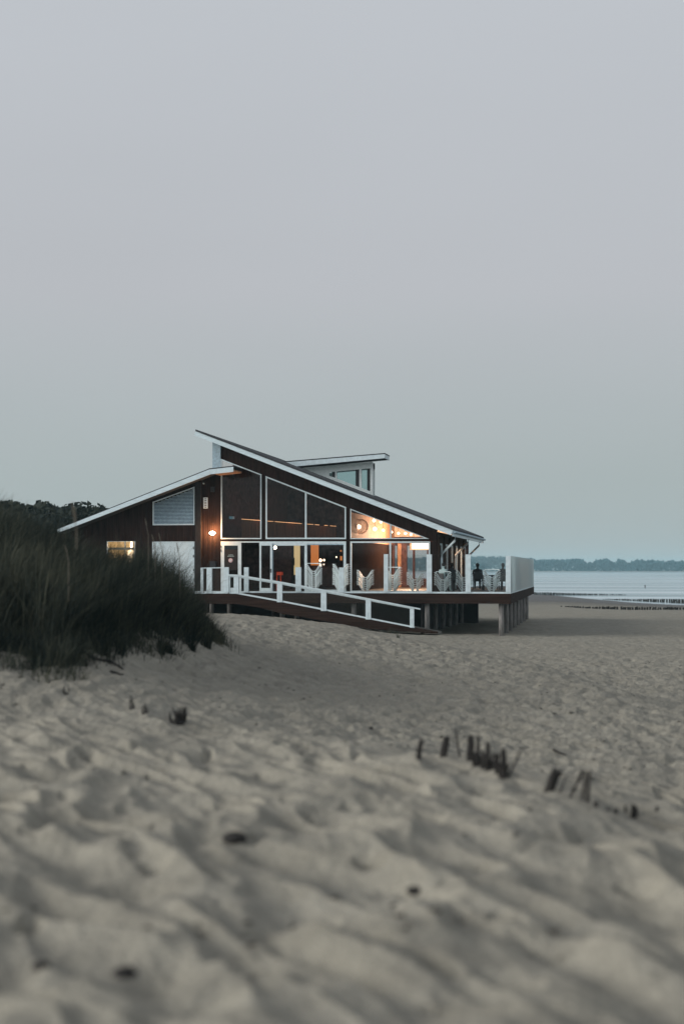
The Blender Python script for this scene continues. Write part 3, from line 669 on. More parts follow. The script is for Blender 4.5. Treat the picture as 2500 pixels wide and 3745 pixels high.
MB().pp([(562, 1841), (707, 1788), (707, 1917), (562, 1917)], YW - .003, .002).build('grille_back', M['black'], lo_)
b = MB(); b.rect(744, 746.6, 1820, 1860, YF - .04, .06); b.rect(755.5, 759, 1820, 1860, YF - .04, .06)
for i in range(7): b.rect(746.6, 755.5, 1820 + i * 6.1, 1823.4 + i * 6.1, YF - .035, .05)
b.build('wall_vent', M['whitefascia'], rest)
for (a, c, d, f, nm) in ((770, 781, 1782, 1799, 'loudspeaker'), (767, 788, 2054, 2075, 'letter_box')):
    o = MB().rect(a, c, d, f, YF - .14, .16)
    o.rect(a - .8, c + .8, d - 1.2, d, YF - .16, .18)
    bo = o.build(nm, M['black'], rest)
b = MB(); b.tube([(PX(745, YF), YF - .08, PZ(745, 1769, YF)), (PX(745, YF), YF + .04, PZ(745, 1769, YF))], .035, 8).build('sensor', M['white'], rest)
b = MB(); b.rect(557, 711, 1981, 1984, YW - .04, .05); b.rect(557, 559.5, 1984, BASE, YW - .04, .05); b.rect(708.5, 711, 1984, BASE, YW - .04, .05)
sd = b.build('service_door', M['white'], rest)
MB().rect(559.7, 633.7, 1984.2, BASE, YW - .03, .035).build('door_leaf', M['white'], sd); MB().rect(634.1, 708.3, 1984.2, BASE, YW - .03, .035).build('door_leaf', M['white'], sd)
for zz in (2000, 2030, 2080): MB().rect(706, 709, zz, zz + 9, YW - .06, .03).build('hinge', M['black'], sd)
b = MB(); b.rect(391, 393.5, 1980, 2092, YW - .03, .1); b.rect(492, 495, 1980, 2092, YW - .03, .1); b.rect(393.5, 492, 1980, 1982, YW - .03, .1); b.rect(393.5, 492, 2089, 2092, YW - .03, .1); b.rect(456, 458, 1982, 2089, YW - .03, .1)
kw = b.build('kitchen_window', M['white'], rest); MB().rect(393.5, 492, 1982, 2089, YW + .05, .006).build('pane', M['glass'], kw)
# lit kitchen behind it
b = MB(); kx0, kx1 = PX(330, YF), PX(540, YF); kz = PZ(430, 1976, YF)
b.box(kx0, kx0 + .05, YF + .14, YF + 3, FLOOR + .01, kz).box(kx1 - .05, kx1, YF + .14, YF + 3, FLOOR + .01, kz).box(kx0 + .05, kx1 - .05, YF + 2.95, YF + 3, FLOOR + .01, kz).box(kx0, kx1, YF + .14, YF + 3, kz, kz + .05)
b.build('kitchen_lining', M['cream'], rest)
hood = thing('extractor_hood', (PX(478, YF + 1.5), YF + 1.5, FLOOR + 1.3), 'white steel extractor hood behind the small lit kitchen window', 'hood')
hx, hy, hz = PX(478, YF + 1.5), YF + 1.5, FLOOR
MB().prism([(hx - .16, hz + 1.95), (hx + .18, hz + 1.95), (hx + .18, hz + 1.45), (hx + .1, hz + 1.3), (hx - .08, hz + 1.3), (hx - .16, hz + 1.55)], hy, hy + .5).build('hood_body', M['steel'], hood)
MB().box(hx - .05, hx + .07, hy + .1, hy + .3, hz + 1.95, kz).build('duct', M['steel'], hood)
MB().box(PX(395, YF + .5), PX(490, YF + .5), YF + .5, YF + .56, PZ(440, 2011, YF + .5), PZ(440, 2003, YF + .5)).build('shelf_rail', M['greypanel'], rest)
lamp('kitchen_light', (PX(455, YF + 1.2), YF + 1.2, kz - .25), 70, rest, (1, .80, .52), .15)

# tall windows
def frame(pts, wpx, Y, name, th=.1, bars=()):
    """frame following a measured outline; every side wpx wide"""
    b = MB(); cxm = sum(p[0] for p in pts) / len(pts); cym = sum(p[1] for p in pts) / len(pts)
    k = len(pts); ins = []
    for i in range(k):
        p0, p1, p2 = pts[i - 1], pts[i], pts[(i + 1) % k]
        d1 = Vector((p1[0] - p0[0], p1[1] - p0[1])).normalized(); d2 = Vector((p2[0] - p1[0], p2[1] - p1[1])).normalized()
        n1 = Vector((-d1.y, d1.x)); n2 = Vector((-d2.y, d2.x))
        if n1.dot(Vector((cxm - p1[0], cym - p1[1]))) < 0: n1 = -n1; n2 = -n2
        q = n1 + n2; q = q / (1 + n1.dot(n2)) * wpx; ins.append((p1[0] + q.x, p1[1] + q.y))
    for i in range(k):
        j = (i + 1) % k
        b.pp([pts[i], pts[j], ins[j], ins[i]], Y, th)
    for x, ya, yb_, wd_ in bars: b.rect(x - wd_ / 2, x + wd_ / 2, ya, yb_, Y + .002, th - .004)
    f = b.build(name, M['white'], rest)
    MB().pp(ins, Y + th * .5, .006).build('pane', M['glass'], f)
    return f
YFr = YF - .03
frame([(807.5, wtop(807.5)), (955.5, wtop(955.5)), (955.5, 1972), (807.5, 1972)], 4, YFr, 'tall_window')
frame([(971, wtop(971)), (1264.5, wtop(1264.5)), (1264.5, 1972), (971, 1972)], 5, YFr, 'tall_window', bars=[(1117.5, wtop(1117) + 5, 1967, 6)])
frame([(1280, wtop(1280)), (1568, 1971), (1568, 1972), (1280, 1972)][:2] + [(1280, 1972)], 3.2, YFr, 'tall_window', bars=[(1427.5, wtop(1427) + 3, 1969, 5)])
frame([(1280, 1980.5), (1571.5, 1980.5), (1571.5, 2166), (1280, 2166)], 5.5, YFr, 'dining_window', bars=[(1426, 1986, 2160, 6)])
f3 = frame([(1113, 1980.5), (1264.5, 1980.5), (1264.5, 2166), (1113, 2166)], 9, YFr, 'hall_window')
MB().rect(1122, 1255, 1990.3, 1993.5, YFr - .02, .05).build('blind_roll', M['greypanel'], f3)
# entrance: header, closed leaf with notice, dark opening, open leaf
MB().rect(807.5, 948, 1980.5, 1985, YFr, .12).rect(948, 1112.5, 1980.5, 1996, YFr + .004, .11).build('door_header', M['white'], rest)
d1 = MB().rect(807.5, 820, 1985.2, 2164, YFr, .06).rect(870, 882, 1985.2, 2164, YFr, .06).rect(820, 870, 1985.2, 1995.5, YFr, .06).rect(820, 870, 2150, 2164, YFr, .06).build('door', M['white'], rest)
MB().rect(820, 870, 1995.5, 2150, YFr + .02, .006).build('pane', M['darkglass'], d1)
nt_ = MB().rect(823, 868, 2010, 2085, YFr + .01, .006).build('notice_sheet', M['dark'], d1)
for row, xa, xb in ((2030, 836, 852), (2034.6, 832, 856)):
    x = xa; b = MB().rect(xa, xb, row + 1.1, row + 1.25, YFr + .004, .004)
    while x < xb:
        ww = random.choice((1.2, 1.8, 2.3)); b.rect(x, x + ww, row - 1.1, row + 1.1, YFr + .004, .004); x += ww + .7
    b.build('lettering_line', M['palecloth'], d1)
c = Vector(PT(843, 2050, YFr)); b = MB(); b.tube([(c.x, YFr + .003, c.z), (c.x, YFr + .009, c.z)], .105, 20).build('round_badge', M['pink'], d1)
b = MB()
for a in range(5):
    q = a * 1.257 + .3; b.tube([(c.x, YFr - .001, c.z), (c.x + .07 * math.cos(q), YFr - .001, c.z + .07 * math.sin(q))], .012, 5)
b.build('badge_star', M['white'], d1)
for zz in (1996, 2010): MB().rect(808, 809.5, zz, zz + 8, YFr - .02, .02).build('hinge', M['black'], d1)
d2 = MB().rect(948.5, 955, 1987, 2163, YFr - .06, .05).rect(988, 995, 1987, 2163, YFr - .06, .05).rect(955, 988, 1987, 1996, YFr - .06, .05).rect(955, 988, 2151, 2163, YFr - .06, .05).build('door', M['white'], rest)
d2['label'] = 'narrow glazed door leaf with lever handle'
MB().rect(955, 988, 1996, 2151, YFr - .04, .006).build('pane', M['glass'], d2)
hp = Vector(PT(990, 2084, YFr - .1)); MB().tube([(hp.x, YFr - .06, hp.z), (hp.x, YFr - .12, hp.z), (hp.x - .11, YFr - .12, hp.z)], .013, 6).box(hp.x - .02, hp.x + .02, YFr - .075, YFr - .06, hp.z - .14, hp.z + .04).build('handle', M['black'], d2)
MB().rect(995.5, 1112, 1996, 2166, YFr + .05, .006).build('glass_screen', M['glass'], rest)
MB().rect(1104, 1112.5, 1996.5, 2166, YFr + .06, .08).build('screen_post', M['dark'], rest)
MB().rect(995.2, 999, 1996.2, 2166, YFr + .03, .07).build('screen_post', M['greypanel'], rest)

# ------------------------------------------------------------------ inside
YI = 70.5
def inside(name, mt, x0, x1, y0, y1, Y, label, cat, th=.06, parent=None):
    b = MB().rect(x0, x1, y0, y1, Y, th); o = b.build(name, mt, parent, at=(PX((x0 + x1) / 2, Y), Y, FLOOR) if parent is None else None)
    if parent is None: tag(o, label, cat)
    return o
# inner lobby walls
b = MB(); b.rect(880, 1066, 1984, 2160, 71.5, .1); b.build('lobby_wall', M['intdark'], rest)
b = MB(); b.rect(1097, 1130, 1984, 2150, 70.4, .1); b.build('lobby_pier', M['intdark'], rest)
inside('lit_surface_glow', M['yellow'], 1073, 1097, 1994, 2103, 71, 'tall lit yellow doorway inside, its light put in as a glowing panel, between lobby and hall window', 'lit surface')  # no lamp: glowing panel in place of the lit room behind
b = MB().rect(1066, 1073, 1994, 2150, 70.9, .1).rect(1066, 1076.5, 2040, 2068, 70.88, .02).build('panel_return', M['dark'], rest)
inside('lit_surface_glow', M['orange'], 1136, 1164, 1994, 2068, 71, 'lit orange surface inside the hall window, its light put in as a glowing panel, above a chair stack', 'lit surface')  # no lamp: glow put into the panel for a lit surface
MB().rect(1130, 1262, 2070, 2150, 72, .08).build('bar_counter', M['intdark'], rest)
GL = thing('pendant_lamp', PT(1006, 2003, 68), 'small round white globe lamp hanging just inside the open door', 'lamp')
p = PT(1006, 2003, 68); MB().ball(p, .085, 12).build('globe', M['lamp'], GL, True); MB().tube([(p[0], p[1], p[2] + .08), (p[0], p[1], p[2] + .5)], .008, 5).build('cord', M['black'], GL)
lamp('glow', (p[0], p[1] - .05, p[2] - .16), 6, GL)
# shelf of small candle lights on the bar
lights = [(1171.5, 2050, .075, 'large white candle lamp on the bar beside the orange panel'), (1171.5, 2066, .06, 'white candle lamp low on the bar, under the largest one'), (1184.5, 2049, .05, 'cream candle lamp on the bar, second from the orange panel'), (1184, 2065, .03, 'tiny candle flame low on the bar beside the low white lamp'), (1229.5, 2038, .035, 'slim candle flame high behind the bar near the right window frame')]
for px, py, r, lb in lights:
    o = thing('candle_lamp', PT(px, py + 6, 71.6), lb, 'lamp', 'small lights on the bar'); p = PT(px, py, 71.6)
    MB().ball(p, r, 10, (1, 1, 1.25)).build('glass_shade', M['bulb'], o, True)
    MB().tube([(p[0], p[1], p[2] - r * 1.3 - .05), (p[0], p[1], p[2] - r * 1.1)], r * .5, 8).build('foot', M['black'], o)
inside('wall_patch', M['orange'], 1243, 1250, 2034, 2050, 71.4, 'small glowing orange picture at the edge of the hall window', 'patch')  # glowing patch put in for a small orange light
inside('wall_patch', M['orange'], 1243, 1248, 2012, 2018, 71.4, 'tiny orange lamp above the small orange picture', 'lamp')
rc = thing('bar_stool', (PX(1021, 67.4), 67.4, FLOOR), 'red-orange high chair standing inside the glass screen', 'chair')
b = MB().rect(1011, 1029, 2092, 2104, 67.4, .35); b.build('seat', M['red'], rc)
for a in (1012.5, 1026): MB().tube([PT(a, 2104, 67.5), (PX(a + (3 if a > 1020 else -1), 67.5), 67.5, FLOOR + .005)], .022, 6).build('leg', M['red'], rc)
for a in (1012.5, 1026): MB().tube([PT(a, 2104, 67.75), (PX(a, 67.8), 67.8, FLOOR + .005)], .022, 6).build('leg', M['red'], rc)
# led line along the gallery
o = thing('led_strip', GA, 'long broken line of warm light running back through the tall windows', 'lamp')
ga, gb_ = Vector(GA), Vector(GB_)
for a in (.15, .5, .85):
    q = ga.lerp(gb_, a); lamp('glow', (q.x + .15, q.y, q.z + .25), 9, o, (1, .45, .30), .2)
for a, c in ((0, .30), (.32, .60), (.64, .73), (.75, .80), (.86, .90), (.93, .965), (.975, 1.0)):
    MB().tube([ga.lerp(gb_, a), ga.lerp(gb_, c)], .016, 5).build('light_segment', M['led'], o)
inside('projector', M['screen'], 838, 852, 1889, 1898, 68, 'faint blue-lit projector high behind the first tall window', 'projector', .3)
# dining room lights
SB = [(1370, 1935, 69, .13), (1401, 1940, 70.8, .09), (1431, 1946, 72.6, .08), (1456, 1950, 74.4, .08), (1481, 1951, 76, .08), (1502, 1954, 77.6, .08), (1367, 1904, 70.5, .11), (1392, 1909, 72.5, .09)]
for i, (px, py, Yk, r) in enumerate(SB):
    o = thing('ceiling_bulb', PT(px, py, Yk), ['large', 'second', 'third', 'fourth', 'fifth', 'last'][i] + ' bright bulb in the row under the dining room ceiling' if i < 6 else ['left', 'right'][i - 6] + ' one of the two bright bulbs highest under the sloping ceiling', 'bulb', 'warm bulbs under the dining room ceiling')
    p = PT(px, py, Yk); MB().ball(p, r * .8, 12).build('bulb', M['bulb'], o, True)
    MB().tube([(p[0], p[1], p[2] + r), (p[0], p[1], min(zc(p[0]) - .04, p[2] + 2))], .01, 5).build('cord', M['black'], o)
    lamp('glow', (p[0] + .1, p[1] + .1, p[2] - .28), (5, 9, 55, 190, 380, 560, 16, 45)[i], o, (1, .68, .45), .1)
o = thing('pendant_lamp', PT(1308, 1924, 68.5), 'big woven pendant lamp with a white glow in the upper dining window', 'lamp'); p = PT(1310, 1927, 68.5)
MB().ball(p, .13, 12, (1.1, 1, .9)).build('bulb', M['bulb'], o, True)
b = MB()
for k in range(14):
    q = k * math.pi / 14; pts = [(p[0] + .1 + .36 * math.cos(a) * math.cos(q), p[1] + .36 * math.cos(a) * math.sin(q) + .1, p[2] + .02 + .36 * math.sin(a)) for a in np.linspace(0, 2 * math.pi, 17)]
    b.tube(pts, .008, 4)
b.build('woven_shade', M['intwall'], o); lamp('glow', (p[0] + .1, p[1] + .1, p[2] - .3), 7, o, (1, .62, .38), .1)
o = thing('linear_lamp', PT(1536, 1997, 71), 'bright white bar lamp low at the right end of the dining room', 'lamp'); 
MB().rect(1505, 1566, 1988, 2008, 71, .2).build('diffuser', M['bulb'], o); MB().rect(1503, 1568, 1985, 1987.8, 70.97, .26).build('housing', M['white'], o)
b = MB()
for a in (1512, 1560): b.tube([PT(a, 1985, 71.1), (PX(a, 71.1), 71.1, zc(PX(a, 71.1)) - .04)], .01, 5)
b.build('cord', M['black'], o)
lamp('glow', (PT(1536, 2014, 71.1)), 14, o, (1, .72, .45), .2)
inside('wall_patch', M['palecloth'], 1356, 1366, 2014, 2070, 74.5, 'narrow pale green panel on the timber wall of the dining room', 'patch', .03)  # plain pale panel added in place of a narrow teal slot
# dark posts and curtains in the dining room
for a, c, nm in ((1431, 1442, 'inner_post'), (1466, 1487, 'curtain'), (1453, 1466, 'curtain')):
    MB().rect(a, c, 1988, 2160, 80.5, .2).build(nm, M['intdark'] if nm != 'curtain' or a == 1466 else M['intwall'], rest)

# wall lamp by the entrance
wl_ = thing('wall_lamp', PT(777, 1950, YF - .1), 'oval glowing bulkhead lamp on the brown wall left of the entrance', 'lamp')
p = PT(777, 1950, YF - .1); MB().ball((p[0], p[1] - .03, p[2]), .16, 14, (1, .45, .56)).build('glass_cover', M['lamp'], wl_, True)
MB().tube([(p[0], YF - .08, p[2]), (p[0], YF + .02, p[2])], .1, 14).build('back_plate', M['white'], wl_)
lamp('glow_above', (p[0], YF - .24, p[2] + .16), 100, wl_, (1, .50, .22), .06); lamp('glow_below', (p[0], YF - .24, p[2] - .16), 85, wl_, (1, .55, .25), .06)

# ------------------------------------------------------------------ terrace deck on piles
YDK = 63.0; XR = PX(1866, YDK); YDE = 87.8
deck = thing('terrace_deck', (XR, YDK, FLOOR), 'timber terrace with brown edge beam and white glazed rail, raised on grey piles', 'deck')
xL = PX(690, YDK)
MB().box(xL, XR - .02, YDK + .06, YF - .15, FLOOR - .08, FLOOR - .005).box(XS + .15, XR - .02, YF - .15, YDE, FLOOR - .08, FLOOR - .006).box(PX(-120, YF), XS + .15, YF - .15, YB + 1, FLOOR - .2, FLOOR - .055).build('deck_boards', M['deck'], deck)
zb = PZ(1700, 2208, YDK)
MB().box(PX(850, YDK), XR, YDK, YDK + .055, zb, FLOOR - .03).box(XR - .055, XR, YDK + .056, YDE, zb, FLOOR - .03).box(PX(300, YDK), PX(850, YDK), YDK + .6, YDK + .66, zb, FLOOR - .03).build('edge_beam', M['beam'], deck)
MB().box(PX(1090, YDK), XR + .01, YDK - .02, YDK + .05, FLOOR - .028, FLOOR + .045).box(XR - .045, XR + .012, YDK + .052, YDE, FLOOR - .028, FLOOR + .02).box(PX(640, YDK), PX(840, YDK), YDK + .55, YDK + .62, FLOOR - .028, FLOOR + .04).box(PX(840, YDK), PX(1089, YDK), YDK - .02, YDK + .05, FLOOR - .028, FLOOR + .045).build('bottom_rail', M['white'], deck)
# joists under
b = MB()
for i in range(8): b.box(PX(700, 63), XR - .1, 63.35 + i * 3.35, 63.45 + i * 3.35, zb + .05, FLOOR - .085)
b.build('joists', M['dark'], deck)
for i in range(8):
    for j in range(6):
        x = XR - .42 - j * 3.32; y = 63.4 + i * 3.35
        if y > 80 and j > 2: continue
        zg_ = gz(x, y) - .4; nm = 'pile'
        o = MB().tube([(x, y, zg_), (x + random.uniform(-.03, .03), y, FLOOR - .1)], .125, 10, .115).build('pile', M['pile'], deck, True)
# added dark sheets keeping the space under the building in shade
MB().box(PX(300, 68), PX(1530, 68), 69.0, 69.1, 0.6, FLOOR - .2).build('shade_wall', M['dark'], deck)
for a_, c_ in ((1480, 1592), (1600, 1618), (1625, 1641), (1650, 1680), (1690, 1748)): MB().box(PX(a_, 80.5), PX(c_, 80.5), 80.5, 80.58, .3, FLOOR - .2).build('shade_board', M['dark'], deck)  # boards added to darken the space under the deck, slits left open
b = MB()
for i in range(0): b.tube([(XS - 1.2 - i * .55, 80.5 + (i % 3), .3), (XS - 1.2 - i * .55, 80.5 + (i % 3), FLOOR - .2)], .12, 8)
MB().box(PX(1545, 64), PX(1545, 64) + .06, 63.3, 80.4, .6, FLOOR - .2).build('shade_board', M['dark'], deck)  # board added to block the low sun from the left
# white posts of the glass wind screen and of the low rail
def post(x0, x1, ytop, Y=YDK, ybot=2167, parent=deck, d=.1):
    o = MB(); X0, X1 = PX(x0, Y), PX(x1, Y); z0, z1 = PZ(x0, ybot, Y), PZ(x0, ytop, Y)
    o.box(X0, X1, Y - .055, Y + .055, z0, z1)
    o.box(X0 + (X1 - X0) * .42, X0 + (X1 - X0) * .5, Y - .062, Y - .056, z0 + .02, z0 + .38)
    return o.build('post', M['white'], parent)
for a, c, yt in ((893, 909, 2075), (1081, 1101, 2075), (1240, 1258, 2076), (1403, 1418.5, 2027), (1559, 1578, 2028), (1701, 1720, 2028), (1848, 1866, 2033)): post(a, c, yt)
for a, c in ((1418.5, 1559), (1578, 1701), (1720, 1848)): MB().rect(a + .2, c - .2, 2030, 2163, YDK + .01, .012).build('glass_panel', M['railglass'], deck)
for a, c in ((1101, 1240), (1258, 1403)): MB().rect(a + .2, c - .2, 2080, 2163, YDK + .01, .012).build('glass_panel', M['railglass'], deck)
b = MB(); z1 = PZ(1866, 2032, YDK)
nb_ = 10; dy = (YDE - YDK - .1) / nb_
for i in range(nb_):
    MB().box(XR - .03, XR - .015, YDK + .07 + i * dy, YDK + .07 + (i + 1) * dy - .02, FLOOR + .021, z1 - .02).build('frosted_panel', M['frost'], deck)
for i in range(4): MB().box(XR - .01, XR + .0, YDK + .4 + i * .0001, YDK + .7, FLOOR + .10, FLOOR + .16) if False else None

# ------------------------------------------------------------------ landing and ramp
YRM = 61.4
ramp = thing('access_ramp', (PX(860, YRM), YRM, FLOOR), 'sloping timber ramp with white glazed handrail leading down to the sand', 'ramp')
def rp(px, py, Y=YRM): return (PX(px, Y), PZ(px, py, Y))
MB().prism([rp(700, 2172), rp(833, 2171), rp(862, 2172), rp(1022, 2201), rp(1345, 2264), rp(1600, 2311), rp(1600, 2318), rp(1345, 2300), rp(1022, 2243), rp(940, 2221), rp(862, 2209), rp(700, 2209)], YRM + .03, YRM + .09).build('side_beam', M['beam'], ramp)
MB().prism([rp(700, 2176), rp(862, 2176), rp(1345, 2268), rp(1600, 2314), rp(1600, 2319), rp(1345, 2276), rp(862, 2184), rp(700, 2184)], YRM + .092, YDK - .08).build('walkway', M['deck'], ramp)
MB().prism([rp(690, 2166.5), rp(833, 2165.5), rp(833, 2171), rp(690, 2172)], YRM, YRM + .08).prism([rp(838, 2166), rp(862, 2166.5), rp(862, 2172), rp(838, 2171.5)], YRM, YRM + .08).prism([rp(862, 2166.5), rp(1022, 2195), rp(1515, 2292), rp(1515, 2297.5), rp(1022, 2201), rp(862, 2172)], YRM, YRM + .08).build('bottom_rail', M['white'], ramp)
MB().prism([rp(836, 2101), rp(868, 2102), rp(1022, 2127), rp(1180, 2156), rp(1536, 2226), rp(1536, 2230.5), rp(1180, 2162), rp(1022, 2133), rp(868, 2108), rp(836, 2107)], YRM - .04, YRM + .12).prism([rp(838, 2107.2), rp(866, 2108.2), rp(1022, 2133.2), rp(1180, 2162.2), rp(1500, 2223), rp(1500, 2227), rp(1180, 2166.5), rp(1022, 2137.5), rp(866, 2112), rp(838, 2111)], YRM + .005, YRM + .07).build('handrail', M['white'], ramp)
def rpost(x0, x1, yt, yb_):
    o = MB(); X0, X1 = PX(x0, YRM), PX(x1, YRM); z0, z1 = PZ(x0, yb_, YRM), PZ(x0, yt, YRM)
    o.box(X0, X1, YRM - .025, YRM + .1, z0, z1); o.box(X0 + (X1 - X0) * .45, X0 + (X1 - X0) * .52, YRM - .032, YRM - .026, z0 + .02, z0 + .3); o.build('post', M['white'], ramp)
rpost(838, 841, 2108, 2170); rpost(855, 873, 2108, 2171); rpost(1013, 1032, 2133, 2203); rpost(1173, 1193, 2162, 2235); rpost(1336.5, 1355.5, 2193, 2266); rpost(1498, 1513, 2225, 2296)
for pts in ([(841.5, 2111), (854.5, 2111), (854.5, 2166), (841.5, 2166)], [(873.5, 2113), (1012.5, 2136), (1012.5, 2195), (873.5, 2168)], [(1032.5, 2139), (1172.5, 2165), (1172.5, 2224), (1032.5, 2197)], [(1193.5, 2169), (1336, 2196), (1336, 2256), (1193.5, 2228)], [(1356, 2200), (1497.5, 2227), (1497.5, 2288), (1356, 2261)]):
    MB().prism([rp(*q) for q in pts], YRM + .03, YRM + .042).build('glass_panel', M['railglass'], ramp)
# higher landing rail
MB().prism([rp(734, 2076.5), rp(836, 2074.5), rp(836, 2078), rp(734, 2080)], YRM - .02, YRM + .08).build('top_rail', M['white'], ramp)
rpost(734, 743, 2080, 2167); rpost(756, 775, 2077, 2170); rpost(818, 836, 2078, 2167)
for a, c in ((743.5, 755.5), (775.5, 817.5)): MB().prism([rp(a, 2080), rp(c, 2080), rp(c, 2166), rp(a, 2166)], YRM + .03, YRM + .042).build('glass_panel', M['railglass'], ramp)
for a in (760, 1000, 1200):
    x = PX(a, 62.2); MB().tube([(x, 62.2, gz(x, 62.2) - .3), (x, 62.2, FLOOR - .1 - max(0, (a - 862)) * .0022)], .09, 8).build('pile', M['dark'], ramp)

# ------------------------------------------------------------------ stacked white chairs
def chair_parts():
    """one shell chair: V-dipped seat sheet, flared arms, back bar, little feet (origin at floor, facing -y)"""
    prof = [(-.36, .36), (-.335, .385), (-.29, .375), (-.24, .32), (-.19, .235), (-.13, .15), (-.07, .09), (0, .07), (.07, .09), (.13, .15), (.19, .235), (.24, .32), (.29, .375), (.335, .385), (.36, .36)]
    up = [(x, z) for x, z in prof]; dn = [(x * .985, z - (.062 if .08 < abs(x) < .27 else .036)) for x, z in prof]
    b = MB(); k = len(up)
    for yi, (y0, y1, dz0, dz1) in enumerate(((-.24, -.19, -.0, .0), (-.19, -.05, 0, .0))):
        vs = [(x, y0, z + dz0) for x, z in up] + [(x, y1, z + dz1) for x, z in up] + [(x, y0, z + dz0) for x, z in dn] + [(x, y1, z + dz1) for x, z in dn]
        fs = []
        for i in range(k - 1):
            fs += [(i, i + 1, k + i + 1, k + i), (2 * k + i + 1, 2 * k + i, 3 * k + i, 3 * k + i + 1)]
            if yi == 0: fs.append((2 * k + i, 2 * k + i + 1, i + 1, i))
            else: fs.append((k + i, k + i + 1, 3 * k + i + 1, 3 * k + i))
        fs += [(0, k, 3 * k, 2 * k), (k - 1, 2 * k + k - 1, 3 * k + k - 1, 2 * k - 1)]
        b.add(vs, fs)
    seat = b
    arms = []
    for s in (-1, 1): arms.append(MB().box(*(sorted((s * .30, s * .385))), -.23, .10, .386, .406))
    back = MB().tube([(-.33, .06, .40), (-.30, .10, .43), (.30, .10, .43), (.33, .06, .40)], .02, 6)
    feet = [MB().box(x - .03, x + .03, y - .03, y + .03, 0, .06) for x in (-.09, .09) for y in (-.2, -.06)]
    return seat, arms, back, feet
seat, arms, back, feet = chair_parts()
def mk(mb, name, parent):
    me = bpy.data.meshes.new(name); me.from_pydata(mb.v, [], mb.f); me.materials.append(M['plastic'])
    me.polygons.foreach_set('use_smooth', [name in ('seat_shell', 'backrest_bar')] * len(me.polygons))
    o = bpy.data.objects.new(name, me); COL.objects.link(o); o.parent = parent; return o
proto = thing('stacking_chair', (0, 0, 0), 'x', 'chair', 'white chairs stacked along the terrace')
kids = [mk(seat, 'seat_shell', proto)] + [mk(a, 'armrest', proto) for a in arms] + [mk(f, 'foot', proto) for f in feet]
barsrc = mk(back, 'backrest_bar', proto)
ORD = ['lowest', 'second from the floor', 'third from the floor', 'fourth from the floor', 'fifth from the floor', 'sixth from the floor', 'seventh from the floor', 'eighth from the floor', 'ninth from the floor', 'tenth from the floor', 'eleventh from the floor']
STK = [(1148, 64.9, 10, .12, 'leftmost stack beside the hall window'), (1249, 64.9, 10, -.10, 'stack behind the short white post'), (1336.5, 63.75, 7, .02, 'low stack under the left dining window'), (1438, 63.85, 8, -.14, 'stack behind the leftmost tall post'), (1518, 63.75, 6, .0, 'stack under the right dining window'), (1618, 63.75, 6, .05, 'stack by the building corner downpipe'), (1696, 63.85, 7, .1, 'stack half hidden behind third tall post'), (1798, 63.85, 7, -.03, 'rightmost stack between two dark seated people')]
first = True
for px, Y, nC, rz_, where in STK:
    cx_ = PX(px, Y)
    for k in range(nC):
        if first: c = proto; first = False
        else:
            c = proto.copy(); COL.objects.link(c)
            for kd in kids:
                q = kd.copy(); COL.objects.link(q); q.parent = c
        nm = 'topmost' if k == nC - 1 else ORD[k]
        if k == nC - 1 and px in (1148, 1438, 1618, 1798):
            q = barsrc.copy(); COL.objects.link(q); q.parent = c
        c.location = (cx_ + random.uniform(-.012, .012), Y + random.uniform(-.015, .015), FLOOR + .0 + k * (.101 if nC < 10 else .0985)); c.rotation_euler = (0, 0, rz_ + random.uniform(-.03, .03))
        tag(c, 'white chair, %s, %s' % (nm, where), 'chair', 'white chairs stacked along the terrace')

bpy.data.objects.remove(barsrc)
# ------------------------------------------------------------------ people, dark table and chairs at the right end of the terrace
def dark_chair(x, y, rz, label):
    o = bpy.data.objects.new('dark_chair', None); COL.objects.link(o); o.location = (x, y, FLOOR); o.rotation_euler = (0, 0, rz); tag(o, label, 'chair', 'dark chairs on the terrace')
    def pt_(mb, nm):
        me = bpy.data.meshes.new(nm); me.from_pydata(mb.v, [], mb.f); me.materials.append(M['black']); q = bpy.data.objects.new(nm, me); COL.objects.link(q); q.parent = o
    pt_(MB().box(-.24, .24, -.22, .22, .42, .46), 'seat')
    pt_(MB().box(-.24, .24, -.25, -.22, .52, .86).box(-.24, -.2, -.25, -.21, .46, .52).box(.2, .24, -.25, -.21, .46, .52), 'backrest')
    for a in (-.21, .21):
        for c_ in (-.2, .2): pt_(MB().tube([(a * 1.05, c_ * 1.1, 0), (a, c_, .42)], .016, 6), 'leg')
